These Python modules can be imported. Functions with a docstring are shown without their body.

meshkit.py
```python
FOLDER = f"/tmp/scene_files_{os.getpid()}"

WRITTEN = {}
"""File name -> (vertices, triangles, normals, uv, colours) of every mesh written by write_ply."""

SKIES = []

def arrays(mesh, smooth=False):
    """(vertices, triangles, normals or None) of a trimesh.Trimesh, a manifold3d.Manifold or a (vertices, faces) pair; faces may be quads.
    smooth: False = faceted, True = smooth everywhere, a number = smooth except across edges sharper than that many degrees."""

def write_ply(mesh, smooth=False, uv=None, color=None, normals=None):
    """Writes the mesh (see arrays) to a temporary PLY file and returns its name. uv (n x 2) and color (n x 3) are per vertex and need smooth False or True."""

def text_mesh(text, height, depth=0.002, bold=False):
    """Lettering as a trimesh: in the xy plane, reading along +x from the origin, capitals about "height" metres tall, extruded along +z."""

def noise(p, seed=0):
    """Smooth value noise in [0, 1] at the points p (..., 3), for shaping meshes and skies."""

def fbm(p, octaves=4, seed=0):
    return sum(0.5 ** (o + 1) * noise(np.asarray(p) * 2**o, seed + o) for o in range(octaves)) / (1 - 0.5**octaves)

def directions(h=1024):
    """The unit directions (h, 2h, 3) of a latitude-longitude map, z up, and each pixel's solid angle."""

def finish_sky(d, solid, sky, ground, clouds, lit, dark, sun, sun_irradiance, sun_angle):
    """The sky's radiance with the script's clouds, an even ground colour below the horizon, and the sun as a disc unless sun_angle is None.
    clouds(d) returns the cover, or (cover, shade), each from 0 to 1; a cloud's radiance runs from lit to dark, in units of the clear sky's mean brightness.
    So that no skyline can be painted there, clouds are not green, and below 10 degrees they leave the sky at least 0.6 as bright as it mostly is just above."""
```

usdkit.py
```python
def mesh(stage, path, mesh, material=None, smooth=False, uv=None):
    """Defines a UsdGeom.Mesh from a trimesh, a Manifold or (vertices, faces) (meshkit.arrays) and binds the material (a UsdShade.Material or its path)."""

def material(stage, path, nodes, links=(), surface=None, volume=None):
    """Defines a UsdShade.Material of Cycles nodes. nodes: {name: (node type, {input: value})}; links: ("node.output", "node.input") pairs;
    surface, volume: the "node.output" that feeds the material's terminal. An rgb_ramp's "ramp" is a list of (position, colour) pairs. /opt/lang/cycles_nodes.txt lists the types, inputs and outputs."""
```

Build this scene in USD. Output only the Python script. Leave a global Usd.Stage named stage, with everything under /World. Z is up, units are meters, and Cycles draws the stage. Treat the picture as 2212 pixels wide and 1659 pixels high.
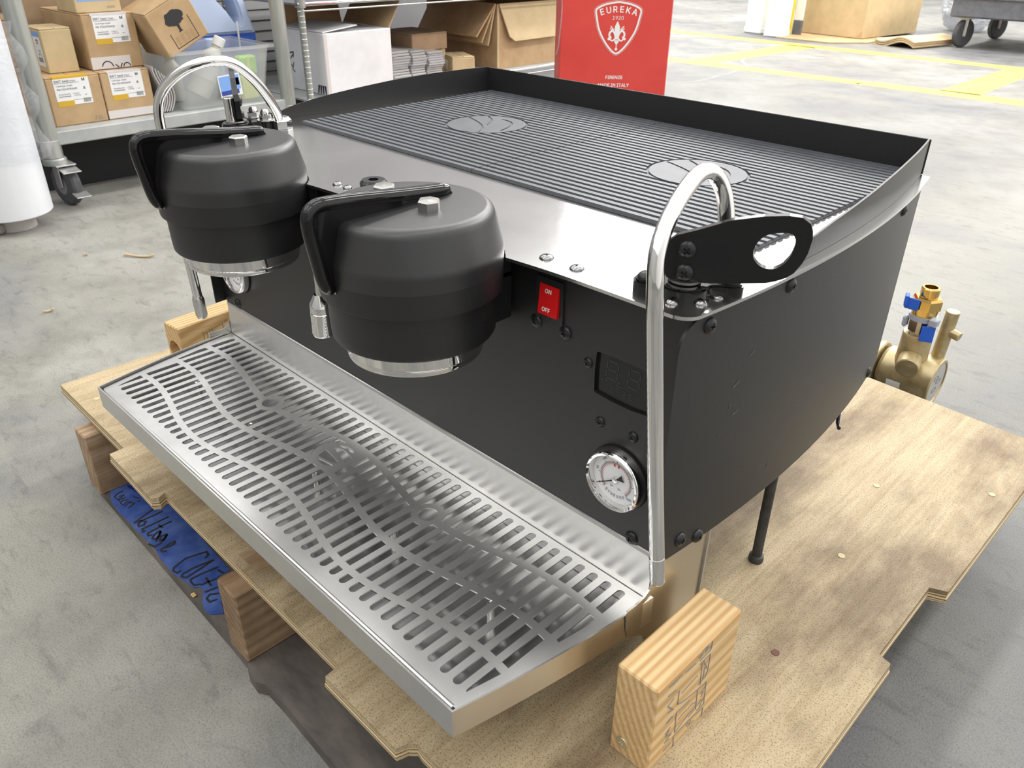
import math, numpy as np, trimesh, manifold3d, usdkit, meshkit
from pxr import Usd, UsdGeom, UsdLux, Gf, Sdf, UsdShade
from shapely.geometry import Polygon, Point, box as sbox, LineString
from shapely.ops import unary_union
from shapely import affinity
stage = Usd.Stage.CreateInMemory()
UsdGeom.SetStageUpAxis(stage, UsdGeom.Tokens.z); UsdGeom.SetStageMetersPerUnit(stage, 1.0)
stage.SetDefaultPrim(UsdGeom.Xform.Define(stage, '/World').GetPrim())
rng = np.random.default_rng(7)
PI = math.pi
# ------------------------------------------------------------------ camera, lights, exposure
cam = UsdGeom.Camera.Define(stage, '/World/camera')
YAW, PITCH, ROLL = .780, .520, .009
fw = np.array([-math.sin(YAW)*math.cos(PITCH), math.cos(YAW)*math.cos(PITCH), -math.sin(PITCH)])
r_ = np.array([math.cos(YAW), math.sin(YAW), 0]); u_ = np.cross(r_, fw)
rt = math.cos(ROLL)*r_ + math.sin(ROLL)*u_; up = -math.sin(ROLL)*r_ + math.cos(ROLL)*u_
EYE = np.array([.656, -.461, .786])
M4 = np.eye(4); M4[0, :3] = rt; M4[1, :3] = up; M4[2, :3] = -fw; M4[3, :3] = EYE
cam.AddTransformOp().Set(Gf.Matrix4d(*M4.ravel().tolist()))
cam.CreateHorizontalApertureAttr(36.0); cam.CreateVerticalApertureAttr(27.0)
cam.CreateFocalLengthAttr(36.0*1721.6/2212)
cam.CreateClippingRangeAttr(Gf.Vec2f(.02, 200))
cam.CreateFStopAttr(19.0); cam.CreateFocusDistanceAttr(.92)
cam.CreateExposureAttr(0.0)

def mat(name, nodes, links=(), surface='p.BSDF', volume=None):
    return usdkit.material(stage, '/World/Looks/' + name, nodes, links, surface, volume)
dome = UsdLux.DomeLight.Define(stage, '/World/dome_light')
dome.CreateIntensityAttr(.42); dome.CreateColorAttr(Gf.Vec3f(1.0, .99, .975))
def rect_light(name, loc, w, h, power, col=(1, .985, .96)):
    l = UsdLux.RectLight.Define(stage, '/World/' + name); l.CreateWidthAttr(w); l.CreateHeightAttr(h)
    l.CreateIntensityAttr(power); l.CreateColorAttr(Gf.Vec3f(*col)); l.AddTranslateOp().Set(Gf.Vec3d(*loc))
    return l
k = 0
for x in (-6.6, -3.9, -1.2, 1.5):               # the hall's rows of fluorescent battens
    for y in (-2.6, .4, 3.4, 6.4, 9.4):
        k += 1
        rect_light('batten_light_%03d' % k, (x, y, 4.3), .5, 2.3, 6.6 if y < 3 else 16.0 if y < 5 else 46.0)

# ------------------------------------------------------------------ helpers
class Node:
    def __init__(s, path, loc): s.path, s.loc = path, np.array(loc, float)
taken = set()
def numbered(path):
    p, i = path, 0
    while p in taken:
        i += 1; p = '%s_%03d' % (path, i)
    taken.add(p); return p
def setd(prim, **k):
    for a, b in k.items():
        if b: prim.SetCustomDataByKey(a, b)
def thing(name, label, cat, loc=(0, 0, 0), rotz=0, group=None, kind=None, world=True):
    p = numbered('/World/' + name)
    x = UsdGeom.Xform.Define(stage, p); x.AddTranslateOp().Set(Gf.Vec3d(*map(float, loc)))
    if rotz: x.AddRotateZOp().Set(rotz)
    setd(x.GetPrim(), label=label, category=cat, group=group, kind=kind)
    return Node(p, loc if world and not rotz else (0, 0, 0))
def tm(m):
    if isinstance(m, manifold3d.Manifold):
        q = m.to_mesh(); return trimesh.Trimesh(q.vert_properties[:, :3], q.tri_verts, process=False)
    return m
def part(par, name, mesh, m, smooth=False, label=None, kind=None, cat=None, group=None):
    if isinstance(mesh, (list, tuple)): mesh = cat_(mesh)
    mesh = tm(mesh).copy()
    if par is None:
        p = numbered('/World/' + name); loc = np.zeros(3)
    else:
        p = numbered(par.path + '/' + name); loc = par.loc
        mesh.apply_translation(-loc)
    pr = usdkit.mesh(stage, p, mesh, m, smooth=smooth)
    setd(pr.GetPrim(), label=label, kind=kind, category=cat, group=group)
    return Node(p, loc)
def cat_(ms): return trimesh.util.concatenate([tm(m) for m in ms])
def mv(m, x=0, y=0, z=0):
    m = m.copy(); m.apply_translation((x, y, z)); return m
def frame(m, right, up_, nor, org):
    T = np.eye(4); T[:3, 0] = right; T[:3, 1] = up_; T[:3, 2] = nor; T[:3, 3] = org
    m = m.copy(); m.apply_transform(T); return m
def rotz(m, deg, c=(0, 0, 0)):
    m = m.copy(); m.apply_transform(trimesh.transformations.rotation_matrix(math.radians(deg), (0, 0, 1), c)); return m
def rotax(m, deg, ax, c=(0, 0, 0)):
    m = m.copy(); m.apply_transform(trimesh.transformations.rotation_matrix(math.radians(deg), ax, c)); return m
def cbox(x0, x1, y0, y1, z0, z1, c=.0015):
    c = min(c, (x1-x0)/2.2, (y1-y0)/2.2, (z1-z0)/2.2)
    P = []
    for sx in (0, 1):
        for sy in (0, 1):
            for sz in (0, 1):
                o = np.array([(x0, x1)[sx], (y0, y1)[sy], (z0, z1)[sz]], float)
                d = np.array([1-2*sx, 1-2*sy, 1-2*sz])*c
                P += [o + d*(0, 1, 1), o + d*(1, 0, 1), o + d*(1, 1, 0)]
    return trimesh.convex.convex_hull(np.array(P))
def ext(poly, h, z=0):
    gs = [g for g in getattr(poly, 'geoms', [poly]) if g.area > 1e-9]
    m = trimesh.util.concatenate([trimesh.creation.extrude_polygon(g, h, engine='earcut') for g in gs])
    m.apply_translation((0, 0, z)); return m
def lathe(prof, n=48):
    return trimesh.creation.revolve(np.array(prof, float), sections=n)
def cyl(r, h, n=32, c=0):
    if c: return lathe([(0, 0), (r-c, 0), (r, c), (r, h-c), (r-c, h), (0, h)], n)
    return lathe([(0, 0), (r, 0), (r, h), (0, h)], n)
def along(m, a, b):
    """a mesh built along +z moved so that its base is at a and it points to b"""
    a, b = np.array(a, float), np.array(b, float); d = (b-a)/np.linalg.norm(b-a)
    T = trimesh.geometry.align_vectors((0, 0, 1), d); m = m.copy(); m.apply_transform(T); m.apply_translation(a); return m
def rod(a, b, r, n=24, c=0):
    return along(cyl(r, float(np.linalg.norm(np.array(b, float)-a)), n, c), a, b)
def smoothpath(P, n=60):
    from scipy.interpolate import CubicSpline
    P = np.array(P, float); t = np.r_[0, np.cumsum(np.linalg.norm(np.diff(P, axis=0), axis=1))]
    return CubicSpline(t, P)(np.linspace(0, t[-1], n))
def sweep(P, r, n=16, flat=None):
    P = np.array(P, float); N = len(P); T = np.gradient(P, axis=0); T /= np.linalg.norm(T, axis=1)[:, None]
    R = np.broadcast_to(r, (N,)); a = np.array([0, 0, 1.]) if abs(T[0][2]) < .9 else np.array([1., 0, 0])
    nrm = np.cross(T[0], a); nrm /= np.linalg.norm(nrm); V = []
    for i in range(N):
        nrm = nrm - T[i]*(nrm@T[i]); nrm /= np.linalg.norm(nrm); b = np.cross(T[i], nrm)
        th = np.arange(n)*2*PI/n
        V.append(P[i] + R[i]*(np.cos(th)[:, None]*nrm + np.sin(th)[:, None]*b))
    V = np.vstack(V + [P[:1], P[-1:]]); F = []
    for i in range(N-1):
        for j in range(n):
            a0, a1 = i*n+j, i*n+(j+1) % n; F += [(a0, a1, a1+n), (a0, a1+n, a0+n)]
    for j in range(n):
        F += [(N*n, (j+1) % n, j), (N*n+1, (N-1)*n+j, (N-1)*n+(j+1) % n)]
    return trimesh.Trimesh(V, F, process=False)
def loft(rings):
    """closed mesh through rings of equal length (m x 3 each), fan capped"""
    n = len(rings[0]); V = np.vstack(rings); F = []
    for i in range(len(rings)-1):
        for j in range(n):
            a0, a1 = i*n+j, i*n+(j+1) % n; F += [(a0, a1, a1+n), (a0, a1+n, a0+n)]
    c0, c1 = len(V), len(V)+1; L = (len(rings)-1)*n
    V = np.vstack([V, rings[0].mean(0), rings[-1].mean(0)])
    for j in range(n): F += [(c0, (j+1) % n, j), (c1, L+j, L+(j+1) % n)]
    return trimesh.Trimesh(V, F, process=False)
def man(m):
    m = tm(m); m = trimesh.Trimesh(m.vertices, m.faces, process=True); m.merge_vertices()
    return manifold3d.Manifold(manifold3d.Mesh(np.asarray(m.vertices, np.float32), np.asarray(m.faces, np.uint32)))
def mext(poly, h, z=0):
    cs = [np.array(g.exterior.coords)[:-1] for g in getattr(poly, 'geoms', [poly])]
    cs += [np.array(i.coords)[:-1] for g in getattr(poly, 'geoms', [poly]) for i in g.interiors]
    return manifold3d.CrossSection(cs, manifold3d.FillRule.EvenOdd).extrude(h).translate((0, 0, z))
def ribbon(pts, w, h=.0003):
    return ext(LineString(pts).buffer(w/2, quad_segs=2), h)
FY = dict(right=(1, 0, 0), up_=(0, 0, 1), nor=(0, -1, 0))        # faces the operator's side (-y)
FX = dict(right=(0, 1, 0), up_=(0, 0, 1), nor=(1, 0, 0))         # faces +x
FZ = dict(right=(1, 0, 0), up_=(0, 1, 0), nor=(0, 0, 1))         # faces up
def text(s, h, org, F, bold=False, centre=True, rot=0, depth=.0002):
    m = meshkit.text_mesh(s, h, depth, bold)
    if centre: b = m.bounds; m.apply_translation((-(b[0][0]+b[1][0])/2, -(b[0][1]+b[1][1])/2, 0))
    if rot: m = rotz(m, rot)
    return frame(m, F['right'], F['up_'], F['nor'], org)
def decal(poly, org, F, h=.0002): return frame(ext(poly, h), F['right'], F['up_'], F['nor'], org)

# ------------------------------------------------------------------ materials
def plain(name, col, rough=.5, metal=0, spec=.5, coat=0, **k):
    return mat(name, {'p': ('principled_bsdf', dict(base_color=col, roughness=rough, metallic=metal, specular_ior_level=spec, coat_weight=coat, **k))})
def noisy(name, c0, c1, scale, rough=.6, stretch=(1, 1, 1), metal=0, r2=None, bump=0, detail=4, lo=.35, hi=.65, coords='object', spec=.5, bscale=None):
    src = 'tc.object' if coords == 'object' else 'g.position'
    nodes = {'tc': ('texture_coordinate', {}), 'g': ('geometry', {}), 'm': ('mapping', {'scale': stretch}), 'n': ('noise_texture', {'scale': scale, 'detail': float(detail), 'roughness': .6}),
             'r': ('rgb_ramp', {'ramp': [(lo, c0), (hi, c1)]}), 'p': ('principled_bsdf', {'roughness': rough, 'metallic': metal, 'specular_ior_level': spec})}
    links = [(src, 'm.vector'), ('m.vector', 'n.vector'), ('n.fac', 'r.fac'), ('r.color', 'p.base_color')]
    if r2 is not None:
        nodes['mr'] = ('map_range', {'from_min': .3, 'from_max': .7, 'to_min': rough, 'to_max': r2}); links += [('n.fac', 'mr.value'), ('mr.result', 'p.roughness')]
    if bump:
        nodes['b'] = ('bump', {'strength': bump, 'distance': .002})
        if bscale:
            nodes['n2'] = ('noise_texture', {'scale': bscale, 'detail': 3.0}); links += [('m.vector', 'n2.vector'), ('n2.fac', 'b.height')]
        else: links.append(('n.fac', 'b.height'))
        links.append(('b.normal', 'p.normal'))
    return mat(name, nodes, links)
M = {}
M['steel'] = noisy('brushed_steel', (.60, .60, .59), (.74, .735, .72), 9, .19, (1, 1, 1), 1, .30, bump=0)
def brushed(name, stretch, rough, col=(.68, .675, .66), b=.12):
    return mat(name, {'tc': ('texture_coordinate', {}), 'm': ('mapping', {'scale': stretch}), 'n': ('noise_texture', {'scale': 1.0, 'detail': 5.0, 'roughness': .7}),
        'n3': ('noise_texture', {'scale': 9.0, 'detail': 3.0}), 'mr': ('map_range', {'from_min': .3, 'from_max': .7, 'to_min': rough*.85, 'to_max': rough*1.18}),
        'b': ('bump', {'strength': b, 'distance': .0006}), 'p': ('principled_bsdf', {'base_color': col, 'metallic': 1.0})},
        [('tc.object', 'm.vector'), ('m.vector', 'n.vector'), ('tc.object', 'n3.vector'), ('n3.fac', 'mr.value'), ('mr.result', 'p.roughness'), ('n.fac', 'b.height'), ('b.normal', 'p.normal')])
M['plate'] = brushed('plate_steel', (14, 1300, 40), .17, b=.02)
M['grate'] = brushed('grate_steel', (900, 30, 40), .33, (.82, .82, .81), b=.03)
M['tray'] = brushed('tray_steel', (8, 8, 900), .30, (.74, .73, .71), b=.0)
M['trayshade'] = plain('tray_shade_steel', (.60, .60, .60), .22, 1)  # tray steel darkened to carry the shade under the grate
M['chrome'] = plain('polished_chrome', (.80, .79, .77), .045, 1)
M['satin'] = plain('satin_steel', (.62, .61, .58), .25, 1)
M['zinc'] = noisy('galvanised_tube', (.30, .32, .30), (.44, .45, .42), 30, .42, (1, 1, .1), .6)
M['blackpowder'] = noisy('black_powder_coat', (.0075, .0075, .008), (.011, .011, .0115), 900, .42, spec=.65, bump=.08, detail=2)
M['capblack'] = noisy('satin_black_cap', (.008, .008, .009), (.012, .012, .013), 1200, .40, spec=.9, bump=.05, detail=2)
M['gloss'] = plain('gloss_black_dip', (.004, .004, .0045), .06, 0, .5)
M['leverblack'] = plain('lever_black', (.006, .006, .0065), .20)
M['knot'] = plain('dark_knot', (.16, .06, .045), .6)
M['blackscrew'] = plain('black_zinc_screw', (.03, .03, .032), .28, .5)
M['rubber'] = noisy('ribbed_rubber', (.075, .079, .089), (.092, .097, .108), 40, .45, spec=.5)
M['darkhole'] = plain('deep_black', (.004, .004, .004), .6)
M['displayglass'] = plain('display_glass', (.010, .011, .011), .14, 0, .5)
M['segment'] = plain('display_segment', (.030, .033, .034), .3)
M['white'] = plain('white_print', (.86, .86, .85), .5)
M['dial'] = plain('dial_white', (.82, .83, .84), .45)
M['ink'] = plain('black_ink', (.02, .02, .022), .6)
M['greyink'] = plain('grey_ink', (.22, .22, .22), .6)
M['redprint'] = plain('red_print', (.62, .03, .03), .5)
M['redswitch'] = plain('red_switch', (.72, .012, .012), .25, 0, .5)
M['brass'] = noisy('cast_brass', (.46, .37, .20), (.60, .50, .30), 60, .36, metal=.75, r2=.52)
M['darksteel'] = plain('dark_steel_screw', (.30, .30, .30), .2, 1)
M['scuff'] = plain('pale_scuff', (.085, .085, .085), .5)
M['palebrass'] = plain('pale_brass_screw', (.80, .74, .52), .3, .8)
M['brassbright'] = plain('turned_brass', (.75, .52, .18), .16, 1)
M['nickel'] = plain('nickel_fitting', (.48, .44, .40), .17, 1)
M['bluetape'] = plain('blue_painter_tape', (.015, .11, .62), .55)
M['greyplastic'] = plain('grey_plastic', (.35, .38, .45), .4)
M['blackiron'] = noisy('black_iron', (.03, .03, .032), (.055, .055, .058), 80, .55)

def wood(name, light, dark, ring, axis='y', off=(.02, 0, .1), stain=None, rough=.62, dist=1.2, fine=(260, 9, 260)):
    sc = {'y': (1, .06, 1), 'x': (.06, 1, 1)}[axis]
    nodes = {'tc': ('texture_coordinate', {}), 'm': ('mapping', {'location': off, 'scale': sc}), 'w': ('wave_texture', {'wave_type': 'rings', 'rings_direction': axis, 'scale': ring, 'distortion': dist, 'detail': 2.0, 'detail_scale': 1.2}),
        'm2': ('mapping', {'scale': fine if axis == 'y' else (fine[1], fine[0], fine[2])}), 'n': ('noise_texture', {'scale': 1.0, 'detail': 4.0}), 'r': ('rgb_ramp', {'ramp': [(0, light), (.55, tuple(.5*(a+b) for a, b in zip(light, dark))), (.92, dark)]}),
        'mx': ('mix_color', {'blend_type': 'multiply', 'fac': .45}), 'r2': ('rgb_ramp', {'ramp': [(.3, (.62, .56, .48)), (.6, (1, 1, 1))]}), 'p': ('principled_bsdf', {'roughness': rough, 'specular_ior_level': .3})}
    links = [('tc.object', 'm.vector'), ('m.vector', 'w.vector'), ('w.fac', 'r.fac'), ('tc.object', 'm2.vector'), ('m2.vector', 'n.vector'), ('n.fac', 'r2.fac'), ('r.color', 'mx.a'), ('r2.color', 'mx.b')]
    last = 'mx.result'
    if stain:
        nodes['ns'] = ('noise_texture', {'scale': stain[0], 'detail': 4.0, 'roughness': .65}); nodes['rs'] = ('rgb_ramp', {'ramp': [(.38, stain[1]), (.62, (1, 1, 1))]}); nodes['ms'] = ('mix_color', {'blend_type': 'multiply', 'fac': .9})
        links += [('tc.object', 'ns.vector'), ('ns.fac', 'rs.fac'), (last, 'ms.a'), ('rs.color', 'ms.b')]; last = 'ms.result'
    links.append((last, 'p.base_color'))
    return mat(name, nodes, links)
M['pine'] = wood('pine_block', (.74, .55, .30), (.60, .38, .17), 42, off=(-.39, 0, -.235))
M['pine2'] = wood('old_pine_stringer', (.46, .34, .22), (.36, .24, .145), 26, off=(.09, 0, .06), stain=(9, (.55, .5, .45)))
def plywood(name):
    return mat(name, {'g': ('geometry', {}), 'm': ('mapping', {'scale': (150, 7, 150)}), 'n': ('noise_texture', {'scale': 1.0, 'detail': 5.0, 'roughness': .6}),
        'ns': ('noise_texture', {'scale': 5.5, 'detail': 5.0, 'roughness': .62}), 'ms': ('mapping', {'scale': (1.7, .75, 1)}), 'nd': ('noise_texture', {'scale': 650.0, 'detail': 2.0}),
        'r': ('rgb_ramp', {'ramp': [(.25, (.44, .335, .195)), (.5, (.53, .425, .265)), (.75, (.58, .485, .325))]}), 'rs': ('rgb_ramp', {'ramp': [(.36, (.44, .40, .37)), (.52, (.86, .85, .83)), (.68, (1.0, 1.0, 1.0))]}),
        'rd': ('rgb_ramp', {'ramp': [(.34, (.34, .31, .28)), (.46, (1, 1, 1))]}), 'a': ('mix_color', {'blend_type': 'multiply', 'fac': 1.0}), 'b': ('mix_color', {'blend_type': 'multiply', 'fac': .75}),
        'bp': ('bump', {'strength': .25, 'distance': .0015}), 'p': ('principled_bsdf', {'roughness': .62, 'specular_ior_level': .35})},
        [('g.position', 'm.vector'), ('m.vector', 'n.vector'), ('g.position', 'ms.vector'), ('ms.vector', 'ns.vector'), ('g.position', 'nd.vector'), ('n.fac', 'r.fac'), ('ns.fac', 'rs.fac'), ('nd.fac', 'rd.fac'),
         ('r.color', 'a.a'), ('rs.color', 'a.b'), ('a.result', 'b.a'), ('rd.color', 'b.b'), ('b.result', 'p.base_color'), ('n.fac', 'bp.height'), ('bp.normal', 'p.normal')])
M['ply'] = plywood('weathered_plywood')
M['plyedge'] = mat('plywood_edge', {'g': ('geometry', {}), 'w': ('wave_texture', {'wave_type': 'bands', 'bands_direction': 'z', 'scale': 90.0, 'distortion': 1.5, 'detail': 2.0, 'detail_scale': 3.0}), 'r': ('rgb_ramp', {'ramp': [(.2, (.20, .14, .08)), (.5, (.50, .38, .21)), (.8, (.60, .48, .29))]}), 'p': ('principled_bsdf', {'roughness': .75})},
    [('g.position', 'w.vector'), ('w.fac', 'r.fac'), ('r.color', 'p.base_color')])
M['greyboard'] = noisy('grey_stained_board', (.075, .068, .062), (.17, .145, .125), 11, .6, (1, 2.5, 1), bump=.2, coords='world')
M['bluefilm'] = noisy('blue_film', (.035, .075, .28), (.11, .18, .46), 22, .34, spec=.5, bump=.5, coords='world')
M['bluefilm_dark'] = plain('blue_film_fold', (.01, .02, .16), .35)
M['card'] = noisy('brown_cardboard', (.42, .285, .155), (.50, .35, .20), 14, .75, spec=.2)
M['card2'] = noisy('tan_cardboard', (.50, .39, .225), (.58, .45, .27), 12, .75, spec=.2)
M['card3'] = noisy('dull_cardboard', (.30, .205, .125), (.36, .25, .155), 14, .8, spec=.2)
M['cardfold'] = plain('cardboard_edge', (.33, .22, .12), .8)
M['whitecard'] = noisy('white_cardboard', (.72, .72, .73), (.80, .80, .81), 10, .6)
M['red'] = noisy('red_carton', (.66, .055, .045), (.72, .07, .055), 6, .4)
M['redshade'] = plain('red_carton_shaded', (.50, .04, .04), .45)  # shaded copy of the carton red
M['labelwhite'] = plain('label_paper', (.80, .80, .80), .5)
M['mustard'] = plain('mustard_print', (.62, .38, .03), .5)
M['labelblue'] = plain('blue_print', (.20, .38, .78), .5)
M['packtape'] = plain('clear_packing_tape', (.66, .62, .60), .22)
M['greyfoam'] = plain('grey_foam', (.45, .43, .42), .8)
M['shelfgrey'] = noisy('grey_shelf', (.33, .345, .34), (.43, .44, .43), 12, .45)
M['wallpale'] = noisy('pale_added_wall', (.36, .36, .355), (.42, .42, .41), 3, .7)
M['wallgrey'] = noisy('grey_wall', (.24, .235, .25), (.28, .275, .29), 3, .7)
M['slat'] = plain('grey_slat', (.30, .30, .30), .5)
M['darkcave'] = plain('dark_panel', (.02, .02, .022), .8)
M['tyre'] = noisy('grey_rubber_tyre', (.055, .055, .06), (.085, .085, .09), 60, .7)
M['hub'] = plain('grey_wheel_hub', (.20, .20, .21), .5)
M['pressed'] = plain('pressed_steel', (.50, .50, .49), .35, .7)
M['wrapwhite'] = noisy('stretch_wrap_roll', (.66, .68, .72), (.76, .77, .80), 7, .25, (1, 1, .3))
M['core'] = noisy('paper_core', (.42, .40, .39), (.5, .47, .45), 30, .8)
M['cartgrey'] = noisy('cart_grey_plastic', (.10, .105, .125), (.14, .145, .165), 20, .5)
M['foamwhite'] = noisy('white_foam', (.80, .83, .83), (.9, .92, .92), 60, .7)
M['yellowpaint'] = noisy('yellow_post_paint', (.72, .56, .02), (.80, .64, .03), 20, .5)
M['yellowline'] = noisy('yellow_floor_paint', (.62, .50, .06), (.74, .61, .09), 9, .55, coords='world')
M['bluejug'] = mat('translucent_blue_plastic', {'p': ('principled_bsdf', {'base_color': (.68, .78, .95), 'roughness': .35, 'subsurface_weight': .0}), 't': ('translucent_bsdf', {'color': (.72, .82, .97)}), 'm': ('mix_closure', {'fac': .35})}, [('p.BSDF', 'm.closure1'), ('t.BSDF', 'm.closure2')], 'm.closure')
M['blueliquid'] = plain('blue_detergent', (.035, .12, .50), .3)
M['whiteplastic'] = plain('white_plastic', (.78, .78, .77), .4)
M['creamplastic'] = plain('cream_plastic', (.66, .65, .58), .4)
def film(name, col, fac, rough=.12, bump=0):
    nodes = {'t': ('transparent_bsdf', {'color': (.97, .98, .98)}), 'gl': ('principled_bsdf', {'base_color': col, 'roughness': rough}), 'm': ('mix_closure', {'fac': fac})}
    links = [('t.BSDF', 'm.closure1'), ('gl.BSDF', 'm.closure2')]
    if bump:
        nodes.update({'tc': ('texture_coordinate', {}), 'n': ('noise_texture', {'scale': 26.0, 'detail': 3.0, 'distortion': 1.5}), 'b': ('bump', {'strength': bump, 'distance': .02})})
        links += [('tc.object', 'n.vector'), ('n.fac', 'b.height'), ('b.normal', 'gl.normal')]
    return mat(name, nodes, links, 'm.closure')
M['clearbin'] = film('clear_tote_plastic', (.70, .71, .70), .25, .15)
M['clearfilm'] = film('clear_film', (.75, .76, .80), .16, .08, .6)
M['bubble'] = film('bubble_film', (.60, .63, .70), .70, .12, 1.0)
M['greenbag'] = plain('lime_green_pack', (.35, .72, .06), .4)
M['yellowpack'] = plain('pale_yellow_pack', (.72, .78, .22), .4)
M['navy'] = plain('navy_print', (.03, .06, .30), .45)
M['salmon'] = plain('salmon_print', (.75, .22, .18), .5)
M['glass'] = mat('gauge_glass', {'t': ('transparent_bsdf', {'color': (1, 1, 1)}), 'gl': ('glossy_bsdf', {'roughness': .02, 'color': (1, 1, 1)}), 'f': ('fresnel', {'IOR': 1.25}), 'm': ('mix_closure', {})}, [('f.fac', 'm.fac'), ('t.BSDF', 'm.closure1'), ('gl.BSDF', 'm.closure2')], 'm.closure')
M['concrete'] = mat('concrete_floor', {'sx': ('separate_xyz', {}), 'mx1': ('map_range', {'from_min': .05, 'from_max': .75, 'to_min': 0.0, 'to_max': 1.0}), 'my1': ('map_range', {'from_min': 2.0, 'from_max': 1.2, 'to_min': 0.0, 'to_max': 1.0}), 'ml': ('math', {'math_type': 'multiply'}), 'ad': ('math', {'math_type': 'add'}), 'rd': ('rgb_ramp', {'ramp': [(.42, (1, 1, 1)), (.72, (.82, .82, .84)), (1.0, (.70, .705, .74))]}), 'dd': ('mix_color', {'blend_type': 'multiply', 'fac': 1.0}), 'g': ('geometry', {}), 'n1': ('noise_texture', {'scale': 1.1, 'detail': 6.0, 'roughness': .6, 'distortion': .4}), 'n2': ('noise_texture', {'scale': 7.0, 'detail': 6.0, 'roughness': .65}), 'm3': ('mapping', {'scale': (1, 2.6, 1), 'rotation': (0, 0, .5)}), 'n3': ('noise_texture', {'scale': 16.0, 'detail': 5.0, 'roughness': .7, 'distortion': .6}), 'n4': ('noise_texture', {'scale': 420.0, 'detail': 2.0}),  # masked area right of the pallet: shade and floor dirt put into the colour
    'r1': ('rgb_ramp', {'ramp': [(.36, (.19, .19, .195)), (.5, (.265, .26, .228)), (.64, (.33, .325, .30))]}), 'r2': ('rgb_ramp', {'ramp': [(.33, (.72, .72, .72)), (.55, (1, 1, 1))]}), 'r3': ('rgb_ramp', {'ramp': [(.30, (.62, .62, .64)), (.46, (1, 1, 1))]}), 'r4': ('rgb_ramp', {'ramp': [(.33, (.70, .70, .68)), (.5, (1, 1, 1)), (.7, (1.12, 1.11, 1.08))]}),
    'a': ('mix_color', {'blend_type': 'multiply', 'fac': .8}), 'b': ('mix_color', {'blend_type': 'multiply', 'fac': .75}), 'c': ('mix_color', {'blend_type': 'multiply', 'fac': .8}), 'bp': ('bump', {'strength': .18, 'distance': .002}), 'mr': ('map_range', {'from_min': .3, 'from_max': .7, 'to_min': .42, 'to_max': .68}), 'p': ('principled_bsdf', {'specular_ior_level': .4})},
    [('g.position', 'sx.vector'), ('sx.x', 'mx1.value'), ('sx.y', 'my1.value'), ('n1.fac', 'ad.value2'), ('mx1.result', 'ml.value1'), ('my1.result', 'ml.value2'), ('ml.value', 'ad.value1'), ('ad.value', 'rd.fac'), ('c.result', 'dd.a'), ('rd.color', 'dd.b'), ('dd.result', 'p.base_color'), ('g.position', 'n1.vector'), ('g.position', 'n2.vector'), ('g.position', 'm3.vector'), ('m3.vector', 'n3.vector'), ('g.position', 'n4.vector'), ('n1.fac', 'r1.fac'), ('n2.fac', 'r2.fac'), ('n3.fac', 'r3.fac'), ('n4.fac', 'r4.fac'), ('r1.color', 'a.a'), ('r2.color', 'a.b'), ('a.result', 'b.a'), ('r3.color', 'b.b'), ('b.result', 'c.a'), ('r4.color', 'c.b'), ('n2.fac', 'mr.value'), ('mr.result', 'p.roughness'), ('n4.fac', 'bp.height'), ('bp.normal', 'p.normal')])

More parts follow.
